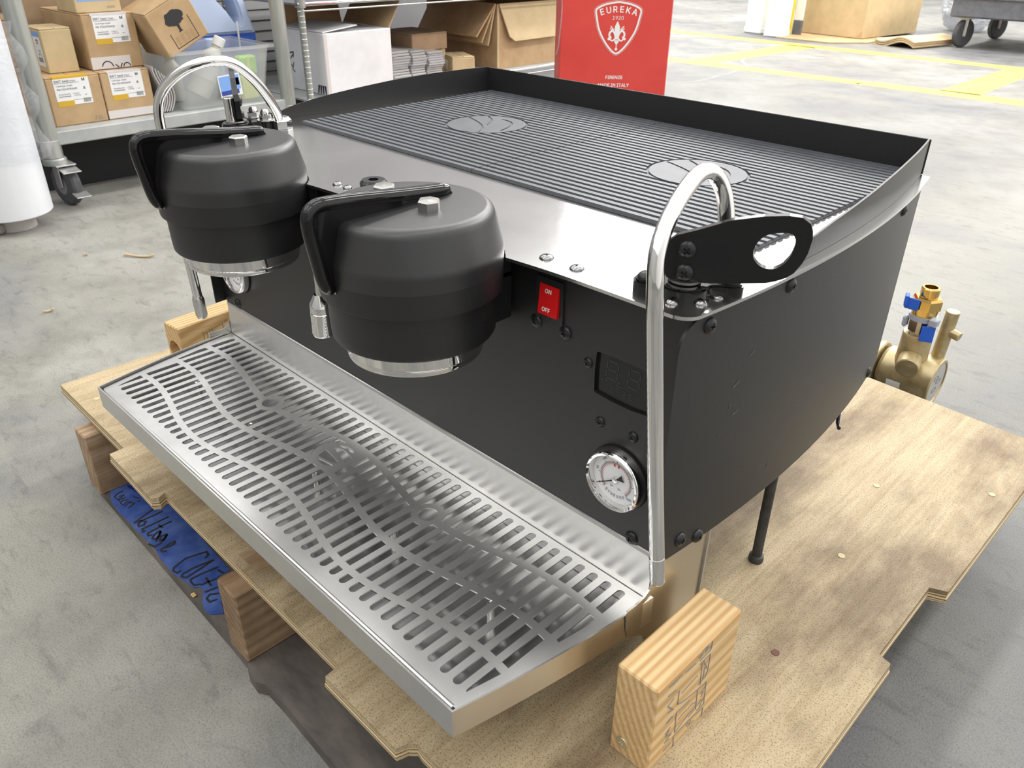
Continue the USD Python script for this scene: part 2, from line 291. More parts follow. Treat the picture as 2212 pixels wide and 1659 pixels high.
# ------------------------------------------------------------------ the setting
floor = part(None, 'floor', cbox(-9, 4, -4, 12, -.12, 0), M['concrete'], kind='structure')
def strip(poly, z=.0006): return ext(poly, z, .0001)
part(floor, 'yellow_line', strip(Polygon([(-4.6, 4.36), (-1.40, 4.485), (-1.40, 4.635), (-4.6, 4.545)])), M['yellowline'], label='long yellow painted line nearest the machine')
part(floor, 'yellow_line', strip(Polygon([(-1.43, 4.50), (2.2, 4.40), (2.2, 4.74), (-1.37, 4.655)])), M['yellowline'])
part(floor, 'yellow_line', strip(Polygon([(-4.6, 5.93), (-2.9, 5.87), (2.2, 5.73), (2.2, 5.88), (-2.9, 6.03), (-4.6, 6.1)])), M['yellowline'], label='yellow painted line beside the far boxes')
part(floor, 'yellow_line', strip(Polygon([(-2.66, 4.6), (-2.44, 4.6), (-2.36, 5.9), (-2.60, 5.9)])), M['yellowline'], label='yellow cross stripe at left')
part(floor, 'yellow_line', strip(Polygon([(-.99, 4.64), (-.77, 4.64), (-.80, 5.78), (-.99, 5.80)])), M['yellowline'], label='yellow cross stripe at right')
for P in ([(-2.62, 3.0), (-2.35, 3.35), (-2.09, 3.83), (-2.14, 4.37), (-2.23, 4.66), (-2.35, 4.78), (-2.41, 4.91), (-2.62, 5.41), (-2.70, 5.5), (-2.78, 5.64)], [(-.74, -.42), (-.80, -.33), (-.93, -.30), (-1.02, -.18)]):
    Q = []
    for a, b in zip(P[:-1], P[1:]):
        for t in np.linspace(0, 1, 6)[:-1]: Q.append((a[0]+(b[0]-a[0])*t + rng.normal(0, .008), a[1]+(b[1]-a[1])*t + rng.normal(0, .008)))
    part(floor, 'crack', strip(LineString(Q).buffer(.009 if P[0][1] > 0 else .0012, quad_segs=1), .0004), M['greyink'])
part(None, 'wall_left', cbox(-3.12, -3.0, -3.5, 3.9, 0, 2.4), M['wallgrey'], kind='structure')
part(None, 'added_wall_back', cbox(-9, 4, 12, 12.1, 0, 3.0), M['wallpale'], kind='structure')  # unseen wall, added to block the dome and darken the horizon
part(None, 'added_wall_right', cbox(4, 4.1, -4, 12, 0, 3.0), M['whitecard'], kind='structure')  # unseen wall, added to block the low dome; pale to brighten the side panel
part(None, 'added_wall_front', cbox(-9, 4, -4.1, -4, 0, 3.0), M['wallpale'], kind='structure')  # added behind the camera to keep the horizon dark in reflections
# ------------------------------------------------------------------ pallet
Z = .27                                            # height of the drip-tray rim above the floor
pal = thing('wooden_pallet', 'plywood-topped wooden pallet under the black espresso machine', 'pallet', (-.05, .27, 0))
PY = [(-.637, -.186), (-.388, -.187), (-.386, -.207), (-.246, -.209), (-.240, -.200), (-.245, -.190), (.146, -.190), (.148, -.208), (.262, -.208), (.266, -.196), (.272, -.1905), (.280, -.192), (.535, -.191),
      (.5385, -.02), (.5375, .208), (.524, .2115), (.5235, .345), (.533, .349), (.541, .353), (.543, .62), (.544, .757), (.271, .775), (-.03, .776), (-.645, .774)]
PY = Polygon(PY)
part(pal, 'top_board', ext(PY.buffer(-.0012), .006, .1385), M['ply'], label='weathered plywood deck with forklift notches')
for i in range(3):
    part(pal, 'veneer_layer', ext(PY.buffer((-.0015, 0, -.001)[i]), .0042, .1258+.0042*i), M['plyedge'])
for x0, x1, y0 in ((-.523, -.484, -.209), (-.073, -.031, -.211), (.395, .437, -.209)):
    part(pal, 'stringer', cbox(x0, x1, y0, .77, .0192, .1258, .002), M['pine2'])
BB = [(-.56, -.197), (-.513, -.203), (-.30, -.206), (-.09, -.2085), (-.035, -.2095), (-.02, -.2175), (.0, -.219), (.012, -.212), (.05, -.2115), (.3, -.218), (.44, -.218), (.44, -.09), (-.56, -.085)]
part(pal, 'bottom_board', ext(Polygon(BB), .0182, .0008), M['greyboard'], label='dirty grey bottom board along the front')
part(pal, 'bottom_board', cbox(-.56, .46, .64, .77, .0008, .019), M['greyboard'])
part(pal, 'bottom_board', cbox(-.56, .46, .13, .26, .0008, .019), M['greyboard'])
for n, (x, y) in enumerate([(.447, .137), (.429, .325), (.40, .49), (.515, .58), (-.55, -.16)]):
    part(pal, 'nail', cyl(.0042, .0006, 12).apply_translation((x, y, .1445)), M['plyedge' if n else 'knot'])
# torn splinter pocket on the front of the deck
part(pal, 'splintered_patch', strip(Polygon([(-.072, -.180), (-.03, -.1795), (-.028, -.150), (-.055, -.158), (-.07, -.170)]), .0004).apply_translation((0, 0, .1444)), M['pine2'])
filmb = thing('blue_film', 'torn blue plastic film with black handwriting on the bottom board of the pallet', 'film', (-.28, -.17, .019))
LOGO=[[[-.0263,-.0747],[-.0246,-.0805],[-.0209,-.0884],[-.0122,-.0868],[-.0023,-.0856],[.0056,-.0832],[.0079,-.0809],[.0044,-.0789],[-.0049,-.0769],[-.0156,-.0755]],[[-.0185,-.0904],[-.0139,-.0903],[-.0062,-.0888],[.0031,-.0873],[.008,-.0871],[.0039,-.0913],[-.0016,-.0938],[-.0089,-.094],[-.0146,-.0925]],[[-.0201,-.0666],[-.0182,-.0631],[-.0122,-.0612],[-.0038,-.061],[.0033,-.062],[.0108,-.0642],[.0117,-.0746],[.0047,-.0729],[-.0022,-.0709],[-.0127,-.0684]],[[-.0222,-.0607],[-.0187,-.0567],[-.0134,-.0543],[-.0062,-.0533],[-.0002,-.0539],[.0047,-.0564],[.0009,-.0579],[-.0077,-.0583],[-.0169,-.06]],[[-.0345,-.052],[-.0275,-.0514],[-.0288,-.0558],[-.0325,-.0614],[-.0347,-.0679],[-.035,-.0776],[-.0324,-.086],[-.028,-.0923],[-.0296,-.0936],[-.0346,-.0857],[-.0367,-.0777],[-.0369,-.0684],[-.0338,-.0618]]]
INK=[[[-.396,-.1613],[-.3887,-.1836],[-.3824,-.2006],[-.3798,-.1912],[-.379,-.1752],[-.3795,-.1603]],[[-.3798,-.1912],[-.3757,-.1979],[-.3693,-.1994],[-.3679,-.1926],[-.3732,-.1871],[-.3798,-.1912]],[[-.3606,-.1592],[-.3602,-.1834],[-.3603,-.1983],[-.353,-.2001],[-.3536,-.1968]],[[-.3478,-.1613],[-.3469,-.1793],[-.3456,-.1966],[-.3398,-.1985],[-.3382,-.1943]],[[-.3515,-.1773],[-.3435,-.1758]],[[-.3388,-.1817],[-.3357,-.1917],[-.3303,-.1966],[-.3243,-.1943],[-.328,-.1865],[-.3361,-.1816]],[[-.3361,-.1816],[-.3208,-.1946]],[[-.3248,-.178],[-.3254,-.1865],[-.3174,-.1912],[-.315,-.1862],[-.3226,-.1784]],[[-.3226,-.1784],[-.3114,-.1927],[-.3103,-.2017],[-.3213,-.2053]],[[-.2986,-.1948],[-.3013,-.1851],[-.3015,-.1763],[-.2963,-.18],[-.2962,-.1874],[-.2994,-.1957],[-.2977,-.1989],[-.2926,-.1987],[-.2906,-.1942]],[[-.2386,-.161],[-.2417,-.1556],[-.249,-.1545],[-.2524,-.1652],[-.2565,-.1816],[-.2502,-.2014],[-.2446,-.2051],[-.2367,-.2029],[-.2379,-.1982]],[[-.2265,-.1559],[-.2291,-.1706],[-.2309,-.183],[-.2296,-.1992],[-.2258,-.2022],[-.2195,-.1981],[-.2222,-.1801],[-.2265,-.1559]],[[-.2092,-.1586],[-.2121,-.1791],[-.2125,-.1955],[-.208,-.1977],[-.1989,-.1974],[-.1949,-.1911]],[[-.203,-.1606],[-.1945,-.1589]],[[-.1896,-.1711],[-.1915,-.181],[-.1926,-.1899]],[[-.2002,-.1796],[-.1833,-.1816]],[[-.1735,-.1782],[-.1764,-.1922]],[[-.1623,-.1822],[-.1682,-.1904],[-.1642,-.1971],[-.1555,-.1968],[-.1536,-.1885]],[[-.4706,-.1813],[-.4695,-.1907],[-.4648,-.1964],[-.454,-.1957],[-.4592,-.1847],[-.4614,-.1914]],[[-.4521,-.185],[-.452,-.1952],[-.4476,-.1951]],[[-.4432,-.1848],[-.4476,-.1907],[-.4431,-.1963],[-.4363,-.1952],[-.4402,-.186]],[[-.437,-.1829],[-.4315,-.1947]],[[-.4353,-.1855],[-.428,-.1809],[-.4231,-.1918]],[[-.4442,-.1754],[-.4357,-.1712]],[[-.4289,-.176],[-.4278,-.172]]]
FILM=[[-.4891,-.1946],[-.4958,-.183],[-.4854,-.1662],[-.445,-.1648],[-.406,-.1635],[-.4009,-.1553],[-.394,-.1454],[-.3621,-.1444],[-.3231,-.1435],[-.2662,-.146],[-.1924,-.149],[-.1923,-.1674],[-.1249,-.1942],[-.1348,-.2063],[-.1468,-.2082],[-.1615,-.2043],[-.1821,-.1929],[-.1918,-.1939],[-.1958,-.2002],[-.2133,-.2023],[-.2405,-.2071],[-.2799,-.207],[-.3049,-.203],[-.3464,-.2043],[-.3732,-.2052],[-.3888,-.2049],[-.4234,-.2068],[-.4598,-.2036]]
STAMP=[[[.0137,-.0384],[.0144,-.0588],[.0118,-.0657],[.0012,-.0675]],[[.0137,-.0384],[-.0026,-.0383]],[[.0009,-.039],[.0044,-.0697]],[[.0134,-.0224],[.013,-.0324],[-.0038,-.033]],[[.0155,-.0757],[.0186,-.1077],[.007,-.107]],[[.0155,-.0757],[-.0002,-.0737]],[[.0185,-.1137],[.019,-.1289],[.0084,-.1264]],[[.0185,-.1137],[-.0051,-.1091],[-.0294,-.1096],[-.0271,-.1257],[-.0076,-.1311]],[[.0103,-.0991],[-.0072,-.0988],[-.0282,-.1054],[-.0311,-.076],[-.0102,-.0782]],[[.0018,-.0766],[.0041,-.1031]],[[-.0314,-.0645],[-.0322,-.0472]],[[-.0314,-.0645],[-.0241,-.0687],[-.0002,-.0737]],[[-.0252,-.09],[-.0202,-.0882],[-.0134,-.0885]],[[-.0112,-.0893],[-.0055,-.0875],[.0007,-.0907]],[[-.0077,-.1031],[.0018,-.1023]],[[-.0061,-.1178],[.0039,-.1186]],[[-.0081,-.1147],[-.0059,-.112]],[[-.0036,-.1165],[-.0015,-.113]],[[-.0472,-.076],[-.0362,-.0764]],[[-.0451,-.0767],[-.041,-.0749],[-.0371,-.075]],[[-.045,-.0917],[-.0379,-.0887],[-.0435,-.0967],[-.0343,-.1007],[-.0441,-.1043],[-.0368,-.1055]],[[-.0434,-.1157],[-.033,-.115],[-.0403,-.1152]],[[-.0457,-.0627],[-.0376,-.0656],[-.0481,-.0528],[-.0398,-.0504]],[[-.0494,-.0387],[-.0385,-.0407]],[[-.0498,-.0267],[-.0399,-.0267],[-.0446,-.028],[-.0324,-.0266]],[[-.0255,-.0292],[-.011,-.0304]],[[-.027,-.0539],[-.0037,-.0516]],[[.0028,-.0383],[.012,-.0547],[.0069,-.0505],[.0078,-.0601],[.0073,-.0642]],[[.0106,-.0912],[.0139,-.087],[.0079,-.0853],[.0143,-.0827]],[[.011,-.1058],[.0151,-.0987],[.0105,-.097]],[[-.0008,-.0226],[.0073,-.0225],[.0031,-.0278],[.0136,-.0264]],[[-.0082,-.0252],[-.0002,-.0252],[-.0046,-.0291]],[[.0117,-.1282],[.0172,-.1272]]]
fp = Polygon(FILM).buffer(0)
part(filmb, 'film_sheet', ext(fp, .0006, .0195), M['bluefilm'])
part(filmb, 'film_fold', ext(Polygon([(-.475, -.172), (-.462, -.150), (-.425, -.138), (-.415, -.152), (-.44, -.165)]), .004, .0195), M['bluefilm_dark'])
W1 = cat_([ext(LineString(s).buffer(.0014, quad_segs=2), .0004, .0202) for s in INK[:10]]); W2 = cat_([ext(LineString(s).buffer(.0014, quad_segs=2), .0004, .0202) for s in INK[10:18]]); W3 = cat_([ext(LineString(s).buffer(.0009, quad_segs=2), .0004, .0202) for s in INK[18:]])
for w, l in ((W1, 'black handwritten word Voltage'), (W2, 'second black handwritten word'), (W3, 'small black handwritten word')):
    part(filmb, 'handwriting', w, M['ink'], label=l)
part(None, 'wood_chip', cbox(-.186, -.178, -.209, -.203, .0194, .022).apply_translation((0, 0, 0)), M['pine'], label='tiny pale wood chip on the edge of the bottom board', cat='wood chip')

# the two blocks that hold the machine on the deck
blk = thing('wooden_block', 'sawn pine block with black stamp and brass screw at the right tray corner', 'wood block', (.415, 0, .144))
part(blk, 'block', man(cbox(.394, .4355, -.067, .062, .144, .2505, .0016)), M['pine'])
stp = [ribbon(s, .0011) for s in STAMP]
part(blk, 'grade_stamp', frame(cat_(stp), (0, 1, 0), (0, 0, 1), (1, 0, 0), (.4356, 0, Z)), M['greyink'], label='black lumber grade stamp')
def screw_mesh(r, h, dome=True, slot=.34):
    if dome: pr = [(0, 0), (r, 0), (r*.985, h*.16), (r*.90, h*.48), (r*.72, h*.75), (r*.45, h*.93), (0, h)]
    else: pr = [(0, 0), (r*.9, 0), (r, h*.5), (r*.97, h), (0, h)]
    m = man(lathe(pr, 36)); L = r*slot*2
    for a in (0, 90):
        m = m - man(rotz(trimesh.creation.box((L*1.25, L*.26, h*1.2)), a+20)).translate((0, 0, h*1.15))
    return tm(m)
def put_screw(par, r, h, org, F, name='screw', m=None, label=None, dome=True, rot=0):
    return part(par, name, frame(rotz(screw_mesh(r, h, dome), rot), F['right'], F['up_'], F['nor'], org), m or M['blackscrew'], smooth=40, label=label)
put_screw(blk, .0062, .0011, (.4075, -.0672, .1615), FY, m=M['palebrass'], dome=False, label='brass cross-head screw')
lb = thing('wooden_block', 'pine block with a bored hole in its end at the left of the tray', 'wood block', (-.5, .01, .144))
L = man(cbox(-.523, -.482, -.045, .088, .144, .2505, .0016)) - man(rod((-.5025, -.06, .2085), (-.5025, .02, .2085), .0155, 32))
part(lb, 'block', rotz(tm(L), 6, (-.5, .01, 0)), M['pine'])
ls = [[(-.005, .030), (-.005, .012), (.030, .019), (.030, .036)], [(.006, .032), (.006, .018)], [(-.002, .027), (.001, .029), (.002, .022), (.0005, .017)], [(-.004, -.004), (-.004, .008), (.035, .016)], [(.004, .004), (.004, -.004)], [(.0, .005), (.002, -.003)], [(.008, .029), (.012, .031), (.011, .026)], [(.014, .030), (.027, .033)], [(.034, .033), (.036, .037), (.038, .033), (.040, .038)], [(.034, .026), (.043, .029)], [(.010, .022), (.016, .025), (.013, .021)]]
part(lb, 'grade_stamp', rotz(frame(cat_([ribbon(s, .0009) for s in ls]), (0, 1, 0), (0, 0, 1), (1, 0, 0), (-.4819, 0, .2005)), 6, (-.5, .01, 0)), M['greyink'], label='faint black lumber grade stamp')

# ------------------------------------------------------------------ the espresso machine
mc = thing('espresso_machine', 'black and stainless two-group espresso machine standing on the pallet', 'espresso machine', (0, .2, .144))
def fx(y): return .3995 - .33*(np.asarray(y, float)-.16)**2
def arc_poly(y0, y1, off, n=24):
    ys = np.linspace(y0, y1, n); x = fx(ys) - off
    return np.c_[x, ys]
def sheet(y0, y1, o0, o1, side=1):
    a, b = arc_poly(y0, y1, o0), arc_poly(y0, y1, o1)
    P = np.vstack([a, b[::-1]]); P[:, 0] *= side
    return Polygon(P).buffer(0)
# carcass behind the skins
inner = np.vstack([arc_poly(.004, .478, .012), arc_poly(.004, .478, .012)[::-1]*(-1, 1)])
part(mc, 'carcass', ext(Polygon(inner), .215, .326), M['darkhole'], label='dark inner frame')
for s in (1, -1):
    sp = ext(sheet(-.016, .488, .0055, .008, s), .230, Z+.0465)
    # rounded top-front corner of the side skin
    cut = man(cbox(-.5, .5, -.05, -.016+.026, Z+.2745-.026, Z+.30, .0001)) - man(rod((-.6, .010, Z+.2485), (.6, .010, Z+.2485), .026, 64))
    sp = man(sp) - cut
    sd = part(mc, 'side_panel', sp, M['blackpowder'], smooth=25)
    for y, z in ((.016, .2645), (.124, .2665), (.395, .266), (.018, .060), (.043, .0505), (.440, .054)):
        x = float(fx(y)) - .0055
        sl = .66*(y-.16); nn = np.array([1, sl, 0]); nn /= np.linalg.norm(nn); nn[0] *= s
        F = dict(right=np.cross((0, 0, 1), nn), up_=(0, 0, 1), nor=nn)
        put_screw(sd, .0067, .0036, (s*x, y, Z+z), F, rot=rng.uniform(0, 90))
scuff = [(.064, .197, .011, 20), (.060, .178, .007, 80), (.070, .168, .010, 5), (.051, .154, .005, 40), (.147, .077, .006, 70), (.080, .220, .008, 30)]
for y, z, l, a in scuff:
    x = float(fx(y)) - .0054; sl = .66*(y-.16); nn = np.array([1, sl, 0]); nn /= np.linalg.norm(nn); F = dict(right=np.cross((0, 0, 1), nn), up_=(0, 0, 1), nor=nn)
    q = np.array([(-l/2, 0), (-l/4, l*.10), (0, l*.03), (l/3, l*.14), (l/2, l*.02), (l/4, -l*.06), (-l/5, -l*.10)])
    part(mc, 'scuff_mark', frame(rotz(ext(Polygon(q).buffer(0), .00012), a), F['right'], F['up_'], F['nor'], (x, y, Z+z)), M['scuff'])
part(mc, 'back_panel', cbox(-.358, .358, .482, .486, Z+.05, Z+.277), M['blackpowder'])
# front skin with the display window cut out
dw = [(.2975, .2145), (.299, .2158), (.315, .2165), (.335, .2166), (.3515, .2163), (.3525, .215), (.3535, .197), (.3525, .1785), (.351, .1772), (.336, .1755), (.315, .1755), (.2985, .177), (.2972, .178), (.2965, .197)]
fpan = mext(Polygon([(-.382, .045), (.382, .045), (.382, .2765), (-.382, .2765)]), .003) - mext(Polygon(dw), .01, -.003)
fpan = frame(tm(fpan), (1, 0, 0), (0, 0, 1), (0, -1, 0), (0, .003, Z))
fp_ = part(mc, 'front_panel', fpan, M['blackpowder'])
dsp = part(mc, 'display', frame(ext(Polygon(dw).buffer(.002), .002), (1, 0, 0), (0, 0, 1), (0, -1, 0), (0, .0052, Z)), M['displayglass'], label='unlit digital display behind its window')
def seg8(x, z, w, h, t=.0012, sl=.06):
    o = []
    for a, b in (((0, 0), (w, 0)), ((0, h/2), (w, h/2)), ((0, h), (w, h)), ((0, 0), (0, h/2)), ((0, h/2), (0, h)), ((w, 0), (w, h/2)), ((w, h/2), (w, h))):
        a, b = np.array(a, float), np.array(b, float); d = (b-a)/np.linalg.norm(b-a)*t*.9
        p, q = a+d, b-d
        o.append(ext(LineString([(x+p[0]+sl*p[1], z+p[1]), (x+q[0]+sl*q[1], z+q[1])]).buffer(t/2, cap_style=2), .0002))
    return cat_(o)
for x in (.3065, .3285):
    part(dsp, 'digit', frame(seg8(x, .1940, .0112, .0165), (1, 0, 0), (0, 0, 1), (0, -1, 0), (0, .0031, Z)), M['segment'])
ic = [LineString([(.2995, .1895), (.3005, .1935), (.3025, .1895), (.3035, .1935)]), LineString([(.3055, .1935), (.3085, .1915), (.3055, .1895)]), LineString([(.318, .190), (.3205, .1945), (.323, .190), (.318, .190)])]
ic += [LineString([(x, z), (x+.0045, z)]) for z in (.1875, .1850, .1825) for x in (.311, .3175, .324, .3305)] + [LineString([(.340, .187), (.342, .187)]), LineString([(.340, .183), (.343, .183)])]
part(dsp, 'icons', frame(cat_([ext(l.buffer(.00035, cap_style=2), .0002) for l in ic]), (1, 0, 0), (0, 0, 1), (0, -1, 0), (0, .0031, Z)), M['segment'])
for x, z, r in ((.229, .220, .0065), (.263, .220, .0065), (.289, .2015, .0048), (.306, .151, .0050), (.341, .152, .0050), (.350, .047+.003, .0067), (-.347, .052, .0066), (-.306, .151, .005), (-.229, .220, .0074), (-.263, .22, .0074), (.0, .135, .004)):
    put_screw(fp_, r, r*.52, (x, 0, Z+z), FY, rot=rng.uniform(0, 90))
# power switch
sw = part(mc, 'power_switch', frame(tm(mext(sbox(.2305, .2268, .2595, .2632).buffer(.0008), .002) - mext(sbox(.2345, .2315, .2565, .2585), .01, -.004)), (1, 0, 0), (0, 0, 1), (0, -1, 0), (0, 0, Z)), plain('switch_frame', (.02, .02, .022), .3), label='black switch frame')
rk = np.array([(.2315, -.0012), (.245, -.0018), (.2585, -.0032)])   # z, y of the rocker's face (pressed at the bottom)
V = [];
for x in (.2347, .2563):
    V += [(x, .004, Z+.2317), (x, .004, Z+.2583), (x, -.0026, Z+.2583), (x, -.0012, Z+.247), (x, -.0052, Z+.2317)]
part(sw, 'rocker', trimesh.convex.convex_hull(np.array(V)), M['redswitch'], label='red rocker')
def face(z): return float(np.interp(z, (.2317, .2583), (-.0052, -.0026))) - .0001
tilt = dict(right=(1, 0, 0), up_=np.array([0, .0026, .0266])/math.hypot(.0026, .0266), nor=np.array([0, -.0266, .0026])/math.hypot(.0026, .0266))
part(sw, 'legend', text('ON', .0036, (.2447, face(.2530), Z+.2530), tilt, True), M['white'], label='white lettering ON')
part(sw, 'legend', text('OFF', .0036, (.2440, face(.2367), Z+.2367), tilt, True), M['white'], label='white lettering OFF')
# pressure gauges
def gauge(cx, cz, full):
    R = .0287
    prof = [(R-.003, .002), (R+.0012, .002), (R+.0012, .008), (R, .0112), (R-.0015, .0124), (R-.0035, .0118), (R-.0042, .0095), (R-.0042, .003), (R-.003, .002)]
    bz = trimesh.creation.revolve(np.array(prof), sections=72)
    g = part(mc, 'pressure_gauge', frame(bz, (1, 0, 0), (0, 0, 1), (0, -1, 0), (cx, 0, cz)), M['chrome'], smooth=40, label='round chrome pressure gauge bezel')
    part(g, 'gasket', frame(lathe([(R-.006, 0), (R+.002, 0), (R+.002, .0018), (R-.006, .0018)], 64), (1, 0, 0), (0, 0, 1), (0, -1, 0), (cx, 0, cz)), M['darkhole'])
    part(g, 'dial', frame(cyl(R-.0043, .0012, 64), (1, 0, 0), (0, 0, 1), (0, -1, 0), (cx, -.0035, cz)), M['dial'], label='white dial')
    O = (cx, -.0048, cz); sc = R/.0287
    tk, tr = [], []
    for i in range(0, 61):
        a = math.radians(225 - i*4.5); big = i % 10 == 0; r0, r1 = .0160*sc, (.0186 if big else .0174)*sc
        tk.append(LineString([(r0*math.cos(a), r0*math.sin(a)), (r1*math.cos(a), r1*math.sin(a))]).buffer(.00022 if big else .00012, cap_style=2))
        if i % 2 == 0: tr.append(LineString([(.0134*sc*math.cos(a), .0134*sc*math.sin(a)), (.0148*sc*math.cos(a), .0148*sc*math.sin(a))]).buffer(.00013, cap_style=2))
    th = np.radians(np.linspace(225, -45, 60))
    ring = lambda r: LineString(np.c_[r*np.cos(th), r*np.sin(th)])
    fr = lambda m: frame(m, (1, 0, 0), (0, 0, 1), (0, -1, 0), O)
    part(g, 'scale', fr(cat_([ext(p, .0001) for p in tk] + [ext(ring(.0159*sc).buffer(.00016), .0001)])), M['ink'])
    t2 = np.radians(np.linspace(104, 78, 8))
    red = [ext(LineString(np.c_[.0136*np.cos(t2[:3]), .0136*np.sin(t2[:3])]).buffer(.0012, cap_style=2), .0001), ext(LineString(np.c_[.0136*np.cos(t2[5:]), .0136*np.sin(t2[5:])]).buffer(.0012, cap_style=2), .0001)]
    part(g, 'red_scale', fr(cat_([ext(p, .0001) for p in tr] + [ext(ring(.0150*sc).buffer(.00014), .0001)] + red)), M['redprint'])
    for t, a in (('0', 213), ('50', 172), ('100', 131), ('150', 88)) + ((('250', 7), ('300', -42)) if full else ()):
        part(g, 'numeral', text(t, .0020, (cx+.0205*math.cos(math.radians(a)), -.0048, cz+.0205*math.sin(math.radians(a))), FY, rot=a-90 if 0 < a < 180 else 0), M['greyink'])
    for i, ch in enumerate('SYNESSO'):
        a = math.radians(238 + i*10.6); part(g, 'lettering', text(ch, .0027, (cx+.0172*math.cos(a), -.0048, cz+.0172*math.sin(a)), FY, rot=math.degrees(a)+90), M['greyink'])
    a = math.radians(212); d = np.array([math.cos(a), math.sin(a)]); n = np.array([-d[1], d[0]])
    nd = Polygon([d*.0222+n*.0002, d*.0222-n*.0002, n*-.0007, d*-.004-n*.0008, d*-.0098-n*.0032, d*-.0088, d*-.0098+n*.0032, d*-.004+n*.0008, n*.0007])
    part(g, 'needle', frame(ext(nd, .0005), (1, 0, 0), (0, 0, 1), (0, -1, 0), (cx, -.0062, cz)), M['ink'], label='dark needle pointing to zero')
    part(g, 'needle_hub', frame(lathe([(0, 0), (.0032, 0), (.0028, .0018), (.0012, .0024), (0, .0024)], 24), (1, 0, 0), (0, 0, 1), (0, -1, 0), (cx, -.0050, cz)), M['chrome'], smooth=40)
    for dx, dz in ((-.0040, -.0088), (.0040, -.0092)):
        put_screw(g, .0019, .0006, (cx+dx, -.0048, cz+dz), FY, m=M['satin'], name='dial_screw')
gauge(.331, Z+.1062, True); gauge(-.327, Z+.1062, False)
# top plate, scooped out round the two groups
ys = np.linspace(-.002, .492, 26)
pr = np.c_[fx(ys), ys]
cr = [(fx(-.002) - .018*(1-math.cos(t)) , -.002 - .016*math.sin(t)) for t in np.linspace(0, PI/2, 9)]
xsF = np.linspace(.366, 0, 40)
front = [(x, -.0175 - .010*math.exp(-((x-.150)/.085)**2)) for x in xsF]
R_ = np.array(list(pr[::-1]) + cr[1:] + front[1:]); PL = np.vstack([R_, (R_*(-1, 1))[::-1]])
plate = Polygon(PL).buffer(0)
for gx in (.157, -.141): plate = plate.difference(Point(gx, -.077).buffer(.0785, 48)).difference(sbox(gx-.046, -.12, gx+.046, -.012))
tp = part(mc, 'top_plate', ext(plate, .0028, Z+.2772), M['plate'], label='brushed stainless top plate')
for x, y in ((.2386, .0), (.2716, .0), (.3635, -.001), (.3787, .0135), (.3812, .0317), (-.0602, -.001), (-.0414, -.001), (.0414, -.001), (.0602, -.001), (-.2386, 0), (-.2716, 0), (-.3787, .0135)):
    put_screw(tp, .0062 if abs(x) < .3 and abs(x) > .2 else .0050, .0032, (x, y, Z+.280), FZ, m=M['darksteel'], rot=rng.uniform(0, 90))
bm = man(lathe([(0, 0), (.0145, 0), (.0145, .004), (.012, .007), (0, .007)], 48)) - man(cyl(.006, .01, 6)).translate((0, 0, .003))
part(tp, 'button_bolt', mv(tm(bm), -.030, .024, Z+.280), M['blackscrew'], smooth=30)
# black guard rails round the cup tray
yr = np.linspace(.105, .494, 40)
zr = np.interp(yr, (.105, .118, .137, .152, .197, .253, .322, .388, .448, .494), (.2802, .287, .2935, .2965, .3025, .3075, .3130, .3165, .3180, .3185))
for s in (1, -1):
    rings = []
    for y, z in zip(yr, zr):
        x = float(fx(y)); o0, o1 = .0105, .0125
        rings.append(np.array([(s*(x-o0), y, Z+.2802), (s*(x-o1), y, Z+.2802), (s*(x-o1), y, Z+z), (s*(x-o0), y, Z+z)]))
    m = loft(rings); m.fix_normals()
    part(mc, 'guard_rail', m, M['blackpowder'], smooth=25)
part(mc, 'guard_rail', cbox(-.3535, .3535, .4935, .4955, Z+.2802, Z+.3185, .0006), M['blackpowder'])
# ------------------------------------------------------------------ drip tray
def tray_poly(off, y0, y1, n=24):
    a = arc_poly(y0, y1, .011+off, n); return Polygon(np.vstack([a, a[::-1]*(-1, 1)]))
tr_ = mext(tray_poly(0, -.207, -.0005), .0295, Z-.0295) - mext(tray_poly(.0016, -.2054, -.002), .05, Z-.0275)
dt = part(mc, 'drip_tray', tr_, M['tray'], smooth=25, label='shallow stainless drip tray')
part(dt, 'tray_shade_sheet', ext(tray_poly(.003, -.2045, -.003), .0008, Z-.0274), M['trayshade'])  # extra sheet over the tray bottom; shadow below the slots is in its colour
for i, x in enumerate(np.linspace(-.28, .28, 5)):     # studs that carry the grate
    part(dt, 'grate_stud', cyl(.004, .0225, 16, .001).apply_translation((x, -.105, Z-.0275)), M['satin'], smooth=30)
sp = [(-.0015, -.004), (-.0015, .004), (.0003, .0425), (.0011, .0455), (.004, .047), (.004, .0462), (.0018, .0450), (.0010, .0425), (-.0008, .004), (-.0008, -.004)]
def xprism(poly, x0, x1):            # polygon in (y, z) extruded along x
    return frame(ext(Polygon(poly).buffer(0), x1-x0), (0, 1, 0), (0, 0, 1), (1, 0, 0), (x0, 0, Z))
part(mc, 'splash_panel', xprism([(y-.0022, z) for y, z in sp], -.3755, .3755), M['tray'], label='stainless splash strip behind the tray')
wing = [(-.0372, .0065), (-.0235, .0058), (-.0125, .0070), (-.0055, .0110), (-.0022, .0175), (-.0012, .030), (-.0010, .052), (.0835, .052), (.080, -.126), (.012, -.126), (-.002, -.060), (-.0085, -.042), (-.0225, -.033), (-.0310, -.0295), (-.0345, -.018)]
